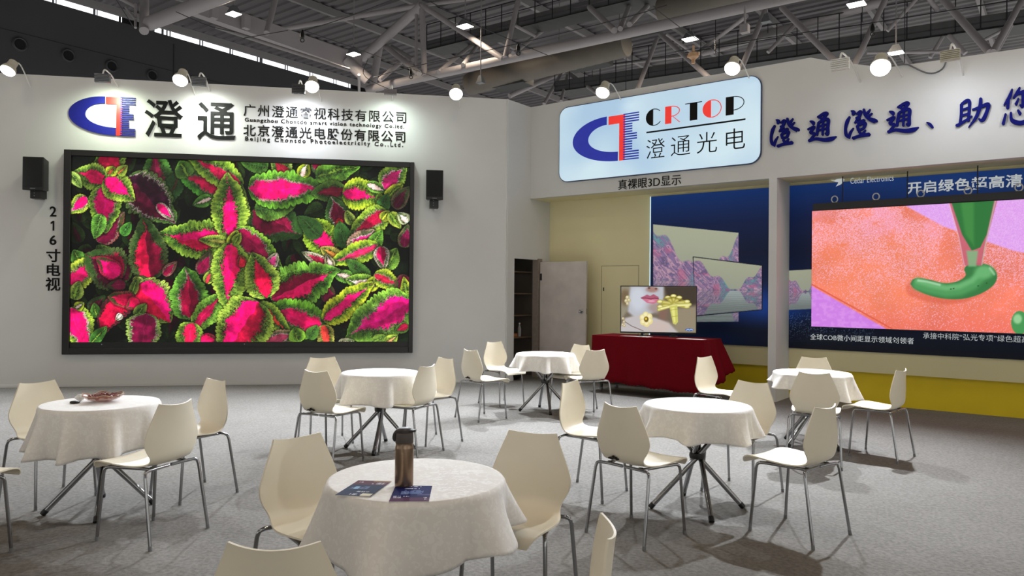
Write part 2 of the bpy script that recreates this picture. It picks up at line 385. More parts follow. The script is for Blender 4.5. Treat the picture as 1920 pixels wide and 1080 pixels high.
# ------------------------------------------------------------------ the hall behind: clad wall with air nozzles and a clerestory strip
HP = at(127, 103, 30.0)
HW = Plane((HP[0], HP[1]), dF, np.array([dF[1], -dF[0], 0]))
strip = [HW.uz(100, -6), HW.uz(348, 62), HW.uz(655, 163)]
zs = float(np.mean([HW.uz(x, y)[1] for x, y in ((222, 25), (348, 65), (450, 99), (550, 130), (640, 158))]))
zb, zt = zs - .20, zs + .19
w = MB(); w.pbox(HW, -25, 45, 0, zb, -.3, 0); struct(w.build('wall_hall', M_hall), 'dark clad hall wall rising behind the screen wall', 'wall')
g = MB()
for k in range(5): g.pbox(HW, -25, 45, zb - 1.55 - 2.1 * k, zb - 1.53 - 2.1 * k, 0, .01)
for u in (-2.6, 4.4, 11.5, 18.5): g.pbox(HW, u, u + .05, 0, zb - .3, 0, .012)
struct(g.build('trim_2', M_dark), 'dark joint lines of the hall cladding', 'trim')
w = MB(); w.pbox(HW, -25, 45, zt, zt + 4.5, -.35, -.05); struct(w.build('wall_clerestory', M_glassdark), 'dark glazing above the lit clerestory strip', 'wall')
m = MB()
m.pbox(HW, -25, 45, zt, zt + .22, -.05, .12)
for u in np.arange(-9, 22, 3.1): m.pbox(HW, u, u + .14, zt, zt + 4.4, -.05, .06)
m.pbox(HW, -25, 45, zt + .9, zt + .98, -.05, .05)
struct(m.build('trim_3', mat('clerestory_mullions', (48, 52, 54), .6)), 'grey mullions of the dark clerestory glazing', 'trim')
# lit panes of the strip, read off the photograph left to right
panes = [(70, 100), (103.5, 106.5), (108, 177), (181, 183.5), (185, 225), (229, 231), (292, 305), (309, 314), (316.5, 320), (322, 376), (378, 381), (383, 432.5), (435, 438), (439.5, 484), (486, 489), (494.5, 536), (538, 540.5), (542, 582.5), (584, 588), (589, 627), (628, 632), (633, 655), (656, 659.5)]
for i, (a, c) in enumerate(panes):
    ym = 25 + (a + c - 444) / 2 * .305
    ua, uc = HW.uz(a + .6, ym)[0], HW.uz(c - .6, ym)[0]
    m = MB(); m.pbox(HW, ua, uc, zb, zt, -.12, -.08); struct(m.build('window_%d' % (i + 1), M_sky), 'lit pane of the clerestory strip', 'window'); bpy.data.objects['window_%d' % (i + 1)]['group'] = 'panes of the clerestory strip'
m = MB(); m.pbox(HW, -25, 45, zb, zt, -.34, -.3); struct(m.build('trim_4', M_dark), 'dark backing of the clerestory strip', 'trim')
# air nozzles
for i, (x, y, r) in enumerate(((37, 83, 8), (127.5, 104, 7.5), (209, 124, 7), (285, 141.5, 6.5))):
    u, z = HW.uz(x, y); R_ = r / FPX * float(np.dot(HW.P(u, z) - EYE, FW)) * 1.15
    t = thing('air_nozzle', ['round black air nozzle, leftmost of the row on the dark hall wall', 'round black air nozzle, second from the left on the dark hall wall', 'round black air nozzle, third from the left on the dark hall wall', 'round black air nozzle, rightmost and smallest of the row on the dark hall wall'][i], 'air vent', HW.P(u, z), 'air nozzles in the dark hall wall')
    m = MB(); m.lathe([(R_ * 1.45, 0), (R_ * 1.42, .05), (R_ * 1.2, .09), (R_, .05), (R_, .005)], 28, HW.P(u, z, .0), tuple(HW.n)); m.build('ring', M_hall, t, 40)
    m = MB(); m.lathe([(R_ * .97, .02), (R_ * .97, .06)], 28, HW.P(u, z, .0), tuple(HW.n)); m.build('opening', mat('nozzle_hole', (6, 6, 7), .9), t, 40)
w = MB(); w.box(-40, 45, 62, 62.4, 0, 16); struct(w.build('wall_far', M_hall), 'dark far end of the hall', 'wall')
# ================================================================== ROOF OF THE HALL
DZ = 13.2
m = MB(); prof = []
uu = -50.0
while uu < 48:
    prof += [(uu, 0), (uu + .20, 0), (uu + .25, .07), (uu + .45, .07)]; uu += .5
dk0 = np.array([-3.1, 26.7, 0])
def deck(i, e): a, h = prof[i]; return dk0 + dF * a + dR * e + ZV * (DZ + h)
vs = [deck(i, -45) for i in range(len(prof))] + [deck(i, 45) for i in range(len(prof))]; n = len(prof)
m.add(vs, [(i, i + 1, n + i + 1, n + i) for i in range(n - 1)])
vs = [dk0 + dF * a + dR * e + ZV * (DZ + .4) for a in (-50, 48) for e in (-45, 45)]
m.add(vs, [(0, 1, 3, 2)])
struct(m.build('roof_deck', M_deck), 'grey corrugated roof sheet of the hall', 'roof')

def member(mb, a, b, wpx, n=12):
    """round steel tube between two roof points, wpx: its width in the photograph at the first end"""
    D = float(np.dot(a - EYE, FW)); mb.tube([a, b], wpx * D / FPX / 2, n)
def truss(label, base, items):
    t = thing('roof_truss', label, 'roof truss', base)
    for nm, a, b, wpx in items:
        mb = MB(); member(mb, a, b, wpx); mb.build(nm, M_steel, t, 50)
    return t
LZ, UZ = 9.5, 12.3
A0, A1 = atz(690, 167.5, LZ), atz(1620, -35, LZ)
def onA(x, y): return atz(x, y, LZ)
nodeU = atz(791, 10, UZ)
truss('long tubular truss whose thick bottom chord climbs from the flower screen wall rightwards', A0, [
    ('bottom_chord', A0, A1, 15),
    ('top_chord', nodeU, atz(513, 57, UZ), 10), ('top_chord', nodeU, atz(930, -8, UZ), 7),
    ('web_member', onA(796, 142), nodeU, 11), ('web_member', onA(780, 146), atz(781, 14, UZ), 6),
    ('web_member', onA(943, 110), nodeU, 11), ('web_member', onA(947, 108), atz(975, -14, UZ), 10),
    ('web_member', onA(962, 100), atz(1040, 40, UZ), 8), ('web_member', atz(1004, 68, 10.6), atz(966, 48, 10.9), 6),
    ('web_member', onA(1152, 57), atz(1084, -6, UZ), 12), ('web_member', onA(1163, 54), atz(1188, -10, UZ), 10),
    ('web_member', onA(1180, 46), atz(1232, -8, UZ), 10), ('web_member', atz(1217, 14, 11.2), atz(1190, -2, 11.4), 6),
    ('web_member', onA(822, 135), atz(890, 80, 11.4), 8), ('web_member', onA(868, 122), atz(896, 84, 11.4), 8),
])
truss('cluster of thick grey struts meeting at a post behind the screen wall', atz(690, 175, LZ), [
    ('post', atz(690, 215, 8.6), atz(711, 88, 11.4), 14), ('post', atz(674, 215, 8.6), atz(673, 140, LZ), 5),
    ('strut', atz(680, 108, 11.0), nodeU, 17), ('strut', atz(722, 86, 11.4), atz(786, 138, LZ), 10),
    ('strut', atz(735, 88, 11.6), atz(775, 112, 10.3), 8), ('strut', atz(712, 150, LZ), atz(752, 116, 10.4), 9),
    ('strut', atz(648, 112, 10.4), atz(690, 150, 9.7), 22),
])
truss('thick grey chord and post at the top left corner of the hall wall', atz(275, 45, LZ), [
    ('bottom_chord', atz(280, 44, LZ), atz(560, -62, LZ), 26), ('post', atz(270, 58, 9.2), atz(271, -30, 11.4), 17),
    ('post', atz(254, 52, 9.3), atz(254, 8, 10.2), 5), ('strut', atz(254, 12, 10.2), atz(215, -8, 10.6), 7), ('strut', atz(254, 36, 9.6), atz(236, 14, 10.2), 5),
    ('strut', atz(500, 62, 10.4), atz(519, -12, 12.4), 11),
])
def far(x, y, z): return atz(x, y, z)
truss('farther tubular truss seen below the long chord, above the lit sign', far(1058, 132, UZ), [
    ('web_member', far(1058, 131, UZ), far(1118, 174, 10.6), 7), ('web_member', far(1056, 134, UZ), far(955, 180, 10.6), 9),
    ('web_member', far(1052, 138, 12.1), far(1020, 195, 10.2), 6), ('web_member', far(1066, 134, UZ), far(1052, 190, 10.3), 6),
    ('web_member', far(1231, 74, 11.8), far(1195, 168, 9.0), 8), ('web_member', far(1238, 64, 12.0), far(1332, 148, 9.2), 9),
    ('web_member', far(1250, 64, 12.2), far(1298, 98, 11.4), 6),
    ('top_chord', far(1066, 131, 12.4), far(1290, 104, 12.4), 6), ('brace', far(1100, 118, 12.0), far(1185, 84, 12.0), 5),
])
truss('right-hand tubular truss with wide crossing struts behind the slogan board', far(1450, 15, UZ), [
    ('top_chord', far(1318, 98, 12.5), far(1660, 2, 12.5), 15),
    ('web_member', far(1435, 20, 12.0), far(1386, 138, 9.0), 10), ('web_member', far(1466, 14, 12.2), far(1572, 122, 9.2), 11),
    ('web_member', far(1491, 46, 12.4), far(1440, 98, 11.2), 7), ('web_member', far(1312, 96, 12.2), far(1400, 30, 12.2), 7),
    ('web_member', far(1662, -6, 12.4), far(1600, 126, 9.0), 10), ('web_member', far(1722, -6, 12.4), far(1664, 58, 11.2), 7),
    ('web_member', far(1764, -6, 12.4), far(1856, 98, 9.4), 13), ('web_member', far(1922, -10, 12.4), far(1862, 98, 9.2), 11),
    ('web_member', far(1740, -6, 12.4), far(1758, 20, 12.0), 9), ('web_member', far(1768, 68, 11.0), far(1744, 108, 10.2), 7),
    ('web_member', far(1779, 66, 11.0), far(1810, 100, 10.2), 9), ('web_member', far(1622, 92, 10.0), far(1600, 126, 9.2), 6),
    ('bottom_chord', far(1625, 99, 10.4), far(1785, 97, 10.4), 6), ('web_member', far(1845, 75, 10.6), far(1905, 44, 11.2), 6),
    ('web_member', far(1899, 42, 11.2), far(1872, 92, 9.6), 7),
])
# edge girder along the hall wall, service pipe below it
g0, g1 = atz(360, 14, 11.3), atz(668, 124, 10.3)
m = MB(); a = g1 - g0; m.para(g0 - ZV * .3, a, dR * .35, ZV * .62)
tag(m.build('edge_girder', M_steel), 'pale flat-sided girder running down along the dark clerestory', 'girder')
m = MB(); m.tube([atz(404, 50, 10.4), atz(520, 88, 10.0), atz(655, 131, 9.6)], .07, 8)
sp = thing('service_pipe', 'thin grey service pipe slung below the pale edge girder', 'pipe', atz(404, 50, 10.4)); m.build('pipe', M_purlin, sp, 50)
for x, y in ((398, 36), (458, 55), (509, 72), (561, 86), (606, 103)):
    m = MB(); p = atz(x, y, 10.75); m.para(p - dF * .12, dF * .24, dR * .2, ZV * .42); m.build('hanger', M_steel, sp)
# purlins: a regular set along the hall
p0 = atz(653, 40, DZ - .25); P0 = float(np.dot(p0, dR))
for k in range(-3, 8):
    s0 = dR * (P0 + 3.6 * k); base = s0 + dF * float(np.dot(p0, dF))
    m = MB(); m.para(base - dF * 16 + ZV * 0 + np.array([0, 0, DZ - .33]), dF * 60, dR * .16, ZV * .3)
    tag(m.build('roof_purlin', M_purlin), 'straight grey purlin under the corrugated roof sheet', 'purlin', 'roof purlins')
# catwalks
def catwalk(label, a, b, w, h, rail, nposts):
    t = thing('catwalk', label, 'catwalk', a); d = b - a; side = dF
    m = MB(); m.para(a, d, side * w, ZV * .06); m.para(a, d, side * .05, ZV * h); m.para(a + side * w, d, side * .05, ZV * h); m.build('deck', M_walk, t)
    m = MB(); m.para(a + ZV * (h * .45), d, side * .02, ZV * .05); m.build('kick_strip', M_purlin, t)
    m = MB(); m.tube([a + ZV * rail, b + ZV * rail], .022, 6); m.tube([a + ZV * rail * .6, b + ZV * rail * .6], .016, 6); m.build('handrail', M_dark, t)
    for k in range(nposts):
        q = a + d * (k / (nposts - 1)); m = MB(); m.tube([q, q + ZV * rail], .02, 5); m.build('rail_post', M_dark, t)
catwalk('dark catwalk with a thin handrail behind the slogan board', atz(1040, 172, 11.0), atz(1990, 34, 11.0), 1.2, .5, 1.45, 26)
catwalk('dark cable tray catwalk crossing above the long truss chord', atz(800, 93, 11.2), atz(1300, -30, 11.2), .9, .34, 1.0, 16)
# ventilation ducts
def duct(label, pts, r, ridged):
    t = thing('air_duct', label, 'duct', pts[0]); P = [np.asarray(p) for p in pts]; q = []; rr = []
    d = P[1] - P[0]; L = np.linalg.norm(d); nn_ = int(L / .16)
    for k in range(nn_ + 1):
        q.append(P[0] + d * k / nn_); rr.append(r * (1 + (.035 if ridged and k % 2 else 0)))
    m = MB(); m.tube(q, rr, 20); m.build('body', M_duct, t, 30); return t
t = duct('ridged ventilation duct hanging under the middle of the long chord', [at(880, 158, 29), at(1175, 82, 25)], .42, True)
for x, y, D in ((948, 160, 27.8), (1094, 122, 26.2)):
    p = at(x, y, D); m = MB(); m.para(p - dR * .8, dR * 1.6, dF * .7, ZV * .3); m.build('grille', mat('dark_grille', (44, 44, 45), .6), t)
duct('ridged ventilation duct at the top edge above the ceiling lamp', [at(1240, 22, 24), at(1420, -30, 22)], .42, True)
# thin cables between the roof struts
cab = [[(560, 60), (640, 36), (745, -4)], [(567, 56), (690, 99), (830, 150)], [(700, 145), (770, 126), (970, 82), (1160, 36), (1250, 10)], [(455, 72), (540, 57)], [(800, 0), (900, 50), (1035, 107)],
       [(1230, 18), (1290, 62), (1345, 98)], [(1265, 97), (1500, 62), (1640, 42), (1900, 0)], [(690, 110), (686, 145), (760, 180)], [(330, 22), (390, 48), (440, 60)], [(215, -5), (250, 50)]]
for c in cab:
    m = MB(); m.tube(smooth_line([atz(x, y, 9.0) for x, y in c], 5), .012, 5)
    tag(m.build('hanging_cable', M_dark), 'thin dark cable strung between the roof struts', 'cable', 'cables under the roof')
drops = [(1174, 100, 170), (1342, -10, 100), (1617, -5, 42), (1697, -8, 118), (1111, 92, 145), (1440, 40, 62)]
for x, y0, y1 in drops:
    m = MB(); p = atz(x, y0, 11.5); D = float(np.dot(p - EYE, FW)); q = at(x, y1, D); q[:2] = p[:2]
    m.tube([p, q], .014, 5); tag(m.build('drop_cable', M_dark), 'thin dark cable hanging straight down from the roof', 'cable', 'drop cables')
for lab, x, y in (('small black hook hanging from crossing cables left of the long truss', 567, 56), ('small black hook hanging beside the post at the start of the long chord', 771, 128), ('small black hook hanging over the middle of the long chord', 972, 82), ('small black hook hanging above the slogan board lamp', 1636, 44)):
    p = atz(x, y, 9.0); t = thing('cable_hook', lab, 'hook', p)
    m = MB(); m.lathe([(.02, 0), (.06, -.12), (.06, -.22), (.02, -.26)][::-1], 10, p); m.build('body', M_black, t, 40)
    m = MB(); m.tube([p + ZV * -.30 + np.array([math.cos(a) * .055, 0, math.sin(a) * .055]) for a in np.linspace(0, 2 * math.pi, 13)], .014, 6); m.build('ring', M_black, t, 40)

# hanging hall lamps
def hall_lamp(label, x, y, wpx, z=9.6, lit=True, P=None, group=None):
    p = atz(x, y, z) if P is None else np.asarray(P, float); D = float(np.dot(p - EYE, FW)); w = (wpx * D / FPX if P is None else .6) / 2
    t = thing('hall_lamp', label, 'ceiling lamp', p, group)
    a = dR * w; c = dF * w * .8
    m = MB(); vs = [p - a - c + ZV * .05, p + a - c + ZV * .05, p + a + c + ZV * .05, p - a + c + ZV * .05]
    top_ = [p - a * .4 - c * .4 + ZV * .3, p + a * .4 - c * .4 + ZV * .3, p + a * .4 + c * .4 + ZV * .3, p - a * .4 + c * .4 + ZV * .3]
    m.add(vs + top_, [(0, 1, 5, 4), (1, 2, 6, 5), (2, 3, 7, 6), (3, 0, 4, 7), (4, 5, 6, 7)]); m.build('housing', M_grey, t)
    m = MB(); m.add([v - ZV * .02 for v in vs] + vs, [(3, 2, 1, 0), (0, 1, 5, 4), (1, 2, 6, 5), (2, 3, 7, 6), (3, 0, 4, 7)]); m.build('lamp_panel', M_tube if lit else M_grey, t)
    m = MB(); m.tube([p + ZV * .3, p + ZV * (DZ - z)], .02, 6); m.build('rod', M_purlin, t)
    if lit: add_light('hall_lamp_light', 'AREA', tuple(p - ZV * .06), tuple(p - ZV * 5), HALL_W, HALL_COL, t, shape='SQUARE', size=w * 1.6)
    return t
hall_lamp('small lit hall lamp on a rod, leftmost, under the pale girder', 438, 29, 24, 10.2)
hall_lamp('small lit hall lamp on a rod beside the cluster of struts', 663, 104, 21, 10.2)
hall_lamp('small lit hall lamp on a rod above the long chord', 872, 52, 25, 10.6)
hall_lamp('small lit hall lamp just under the ridged duct', 1048, 130, 21, 10.2)
hall_lamp('small lit hall lamp hanging above the tan nozzle fitting', 1294, 76, 25, 10.2)
hall_lamp('brightest hall lamp, at the top edge towards the right', 1606, 11, 30, 10.2)
hall_lamp('small lit hall lamp close above the slogan board edge', 1680, 102, 25, 9.0)
hall_lamp('unlit flat hall lamp left of the big strut above the lit sign', 1161, 104, 15, 10.0, False)
hall_lamp('unlit flat hall lamp under the long chord towards the right', 1437, 44, 17, 10.0, False)
hall_lamp('unlit round hall lamp under the chord above the first facing bulb', 901, 158, 14, 8.6, False)
for i, (x, y) in enumerate(((-7, -3), (0, -3), (7, -3), (-7, 4), (7, 3.5), (0, 4.5), (-12, 1), (12, 0))):  # unseen lamps above and behind the camera, added to light the booth
    hall_lamp('unseen lit hall lamp overhead, added for its light', 0, 0, 0, 9.6, True, (x, y, 9.6), 'added unseen hall lamps overhead')
t = thing('sprinkler_fitting', 'small tan nozzle fitting hanging under a hall lamp', 'fitting', at(1300, 105, 19))
p = at(1300, 100, 19); m = MB(); m.tube([p + ZV * .2, p - ZV * .05], .03, 8); m.lathe([(.05, -.16), (.13, -.1), (.13, 0), (.06, .04)], 12, p); m.tube([p - ZV * .14, p - ZV * .26], .05, 8); m.tube([p - dR * .16 - ZV * .05, p + dR * .16 - ZV * .03], .045, 8)
m.build('body', mat('tan_fitting', (214, 170, 132), .5), t, 50)
t = thing('camera_box', 'small grey box hanging on a rod beneath the right truss', 'box', at(1394, 55, 20))
p = at(1394, 60, 20); m = MB(); m.para(p - dR * .11, dR * .22, dF * .2, ZV * .22); m.build('body', M_steel, t); m = MB(); m.tube([p + ZV * .2 + dF * .1, p + ZV * .75 + dF * .1], .03, 6); m.build('rod', M_steel, t)
# ================================================================== SIGNS
def qe(cx, cy, rx, ry, a0, a1, n=18): return [(cx + rx * math.cos(a), cy + ry * math.sin(a)) for a in np.linspace(math.radians(a0), math.radians(a1), n)]
def logo_parts(pl, parent, u0, u1, z0, z1, n0, n1, gap, M_blue=M_blue, M_red=M_red):
    """the firm's C and T mark; unit square, v downwards"""
    P = lambda u, v, n: pl.P(u0 + u * (u1 - u0), z1 + v * (z0 - z1), n)
    def poly(name, pts, m_, a, b):
        mb = MB(); mb.prism([P(u, v, a) for u, v in pts], pl.n * (b - a)); mb.build(name, m_, parent)
    g = .012 * gap
    outer = qe(.54, .47, .54, .47, 270, 180) + qe(.71, .47, .71, .53, 180, 90)[1:]
    inner = qe(.71, .47, .465, .33, 90, 180) + qe(.54, .47, .295, .29, 180, 270)[1:]
    a = [(min(u, .54 - g) if v < .2 else min(u, .71 - g), v) for u, v in outer + inner]
    poly('blue_letter', a, M_blue, n0, n1)
    poly('red_letter', [(.555, .01), (.80, .01), (.80, 1), (.715, 1), (.715, .19), (.555, .19)], M_red, n0, n1)
    mb = MB(); N = 19
    for k in range(N):
        v = .012 + k * (.976 / (N - 1)); h = .976 / (N - 1) * .27
        e = 1.0 if k < 4 else .905 if k < 8 else .972 if k < 11 else .905 if k < 15 else 1.0
        mb.prism([P(.775, max(v - h, 0), n0), P(e, max(v - h, 0), n0), P(e, min(v + h, 1), n0), P(.775, min(v + h, 1), n0)], pl.n * (n1 - n0 + .002))
    mb.build('blue_stripes', M_blue, parent)

# mark and lettering on the wall above the flower screen
def wall_mark(pl, xl, xr, yt, yb):
    xm = (xl + xr) / 2
    return pl.uz(xl, yt)[0], pl.uz(xr, yb)[0], pl.uz(xm, yb)[1], pl.uz(xm, yt)[1]
u0, u1, z0, z1 = wall_mark(LW, 129.7, 253.6, 181, 253.5)
t = thing('logo_sign', 'raised blue and red company mark on the wall above the left of the flower screen', 'logo', LW.P((u0 + u1) / 2, z0))
logo_parts(LW, t, u0, u1, z0, z1, .0, .02, 0)
for s, xl, xr, lo, hi, lab in (('澄', 270.4, 343.3, (300, 257), (300, 186), 'first of two large raised black characters, beside the mark above the flower screen'), ('通', 369.8, 441.8, (405, 262.5), (405, 192), 'second of two large raised black characters, just before the company lines')):
    mb = MB(); text_px(mb, LW, s, xl, xr, lo, hi, 0, .018, offset=.010)
    tag(mb.build('sign_character', M_ink), lab, 'lettering', 'large raised characters above the flower screen')
lines = [('广州澄通睿视科技有限公司', 456.4, 761.7, (458, 217.4), (467, 195.5), 1.18, .004, 'upper line of raised black characters right of the large pair'),
         ('Guangzhou Chontdo smart vision technology Co.ltd.', 458.8, 758, (493, 231.5), (462, 220.5), 1.25, .011, 'upper line of small raised Latin letters above the flower screen'),
         ('北京澄通光电股份有限公司', 456, 760, (464, 254.8), (464, 233), 1.18, .008, 'lower, bolder line of raised black characters right of the large pair'),
         ('Beijing Chontdo Photoelectricity Co.,Ltd.', 459.7, 756, (484, 267), (464, 255.7), 1.45, .016, 'lowest line of small raised Latin letters, just above the flower screen frame')]
for s, xl, xr, lo, hi, spc, off, lab in lines:
    if ' ' in s:
        o = thing('sign_lettering', lab, 'lettering', LW.P(*LW.uz(*lo))); text_words(LW, s, xl, xr, lo, hi, 0, .010, spc, off, M_ink, o, .36)
    else:
        mb = MB(); text_px(mb, LW, s, xl, xr, lo, hi, 0, .012, spc, off); o = mb.build('sign_lettering', M_ink)
    tag(o, lab, 'lettering', 'lines of raised lettering above the flower screen')
t = thing('size_lettering', 'column of black characters down the wall left of the flower screen', 'lettering', LW.P(LW.uz(99, 545)[0], LW.uz(99, 545)[1]))
for s, xl, xr, yb, yt in (('2', 93, 105.6, 406, 387), ('1', 94.5, 101.5, 432.6, 414), ('6', 92.7, 105.6, 459.3, 441), ('寸', 86.6, 113, 491.4, 466.7), ('电', 87.4, 113, 517.5, 494), ('视', 85, 113, 545.4, 520)):
    mb = MB()
    if s == '1': mb.prism([LW.P(*LW.uz(x, y, .008)) for x, y in ((98.6, 432.6), (101.4, 432.6), (101.4, 414), (99.2, 414), (94.8, 417), (94.8, 419.8), (98.6, 418))], LW.n * .008)
    else: text_px(mb, LW, s, xl, xr, ((xl + xr) / 2, yb), ((xl + xr) / 2, yt), 0, .008, offset=.016)
    mb.build('character', M_ink, t)

# lit sign on the fascia
sgn = thing('lit_sign', 'large rounded pale blue lit sign with blue and red mark on the fascia', 'sign', FW_.P(*FW_.uz(1240, 325)))
su0, sz1 = FW_.uz(1052, 205); su1 = FW_.uz(1428, 150)[0]; sz0 = FW_.uz(1425, 305)[1]
def rrect(u0, u1, z0, z1, r, n=8): 
    o = []
    for cu, cz, a in ((u1 - r, z1 - r, 0), (u0 + r, z1 - r, 90), (u0 + r, z0 + r, 180), (u1 - r, z0 + r, 270)):
        o += [(cu + r * math.cos(math.radians(a + 90 * k / n)), cz + r * math.sin(math.radians(a + 90 * k / n))) for k in range(n + 1)]
    return o
mb = MB(); mb.prism([FW_.P(u, z, 0) for u, z in rrect(su0 - .012, su1 + .012, sz0 - .012, sz1 + .012, .17)], FW_.n * .035); mb.build('case', mat('sign_edge', (40, 52, 92), .4), sgn)
def sign_face():
    m = bpy.data.materials.new('lit_sign_face'); m.use_nodes = True; nt = m.node_tree; b = nt.nodes['Principled BSDF']
    tc = nt.nodes.new('ShaderNodeTexCoord'); n = nt.nodes.new('ShaderNodeTexNoise'); n.inputs['Scale'].default_value = .9; n.inputs['Detail'].default_value = 1.0
    nt.links.new(tc.outputs['Object'], n.inputs['Vector'])
    r = nt.nodes.new('ShaderNodeValToRGB'); e = r.color_ramp.elements
    e[0].position = .34; e[0].color = L4((172, 205, 232)); e[1].position = .66; e[1].color = L4((212, 236, 246))
    nt.links.new(n.outputs['Fac'], r.inputs['Fac']); nt.links.new(r.outputs['Color'], b.inputs['Emission Color'])
    b.inputs['Emission Strength'].default_value = .86; b.inputs['Base Color'].default_value = (.10, .11, .12, 1); b.inputs['Roughness'].default_value = .3
    return m
mb = MB(); mb.prism([FW_.P(u, z, .035) for u, z in rrect(su0, su1, sz0, sz1, .16)], FW_.n * .004); mb.build('face', sign_face(), sgn)
N0, N1 = .0392, .0425
def sx(X, Y): return 1040 + X / 4.5, 130 + Y / 4.5
lu0 = FW_.uz(*sx(152, 600), N1)[0]; lu1 = FW_.uz(*sx(710, 600), N1)[0]; lz1 = FW_.uz(*sx(710, 356), N1)[1]; lz0 = FW_.uz(*sx(707, 752), N1)[1]
M_sblue = mat('translucent_blue', (30, 42, 152), .35, var=.03, emit=.55); M_sred = mat('translucent_red', (232, 52, 44), .35, var=.03, emit=.55)
logo_parts(FW_, sgn, lu0, lu1, lz0, lz1, N0, N1, 1, M_sblue, M_sred)
cz1 = FW_.uz(*sx(1500, 228), N1)[1]; cz0 = FW_.uz(*sx(1475, 386), N1)[1]; ch = cz1 - cz0
def U(X, Y=350): return FW_.uz(*sx(X, Y), N1)[0]
def flat(name, pts, m_): mb = MB(); mb.prism([FW_.P(u, z, N0) for u, z in pts], FW_.n * (N1 - N0)); mb.build(name, m_, sgn)
def ring_arc(cu, cz, ru, rz, a0, a1, th):
    return [(cu + ru * math.cos(a), cz + rz * math.sin(a)) for a in np.linspace(math.radians(a0), math.radians(a1), 28)] + [(cu + (ru - th) * math.cos(a), cz + (rz - th) * math.sin(a)) for a in np.linspace(math.radians(a1), math.radians(a0), 28)]
th = ch * .045
for nm, xa, xb, m_ in (('letter_c', 770, 908, M_ink), ('letter_o', 1248, 1408, M_sred)):
    ua, ub = U(xa), U(xb); cu = (ua + ub) / 2; ru = (ub - ua) / 2; cz = (cz0 + cz1) / 2; rz = ch / 2
    half = qe(cu, cz, ru, rz, 96, 264, 24); half = [(min(u, cu - ru * .1), z) for u, z in half]
    flat(nm, half, m_)
    flat(nm + '_hairline', ring_arc(cu, cz, ru, rz, 42 if nm == 'letter_c' else 95, 96, th) if nm == 'letter_c' else ring_arc(cu, cz, ru, rz, -95, 95, th), m_)
    if nm == 'letter_c': flat(nm + '_hairline', ring_arc(cu, cz, ru, rz, -96, -36, th), m_)
ua, ub, uc_ = U(932), U(985), U(1056)
flat('letter_r', [(ua, cz0), (ub, cz0), (ub, cz1), (ua, cz1)], M_sred)
flat('letter_r_hairline', ring_arc(ub, cz1 - ch * .31, uc_ - ub, ch * .31, -92, 92, th), M_sred)
flat('letter_r_hairline', [(ub + .02, cz1 - ch * .62), (ub + .02 + th, cz1 - ch * .62), (uc_ + .01, cz0), (uc_ + .01 - th * 1.3, cz0)], M_sred)
ua, ub = U(1140), U(1203); flat('letter_t', [(ua, cz0), (ub, cz0), (ub, cz1), (ua, cz1)], M_ink)
flat('letter_t_hairline', [(U(1100), cz1 - th), (U(1242), cz1 - th), (U(1242), cz1), (U(1100), cz1)], M_ink)
ua, ub, uc_ = U(1443), U(1510), U(1600); flat('letter_p', [(ua, cz0), (ub, cz0), (ub, cz1), (ua, cz1)], M_ink)
flat('letter_p_hairline', ring_arc(ub, cz1 - ch * .39, uc_ - ub, ch * .39, -92, 92, th), M_ink)
lz = FW_.uz(*sx(1610, 420), N1)[1]; flat('rule', [(U(775), lz - .012), (U(1610), lz - .012), (U(1610), lz + .012), (U(775), lz + .012)], M_ink)
mb = MB(); text_mb(mb, FW_, '澄通光电', U(776), U(1608), FW_.uz(*sx(1525, 676), N1)[1], FW_.uz(*sx(1525, 497), N1)[1], N0, N1, 1.42, -.008); mb.build('lettering', M_ink, sgn)
mb = MB(); text_px(mb, FW_, '真裸眼3D显示', 1158.9, 1276.7, (1162, 356), (1262, 327.5), 0, .012, 1.02, -.004)
tag(mb.build('sign_lettering', M_ink), 'line of thin black characters on the fascia just below the lit sign', 'lettering')

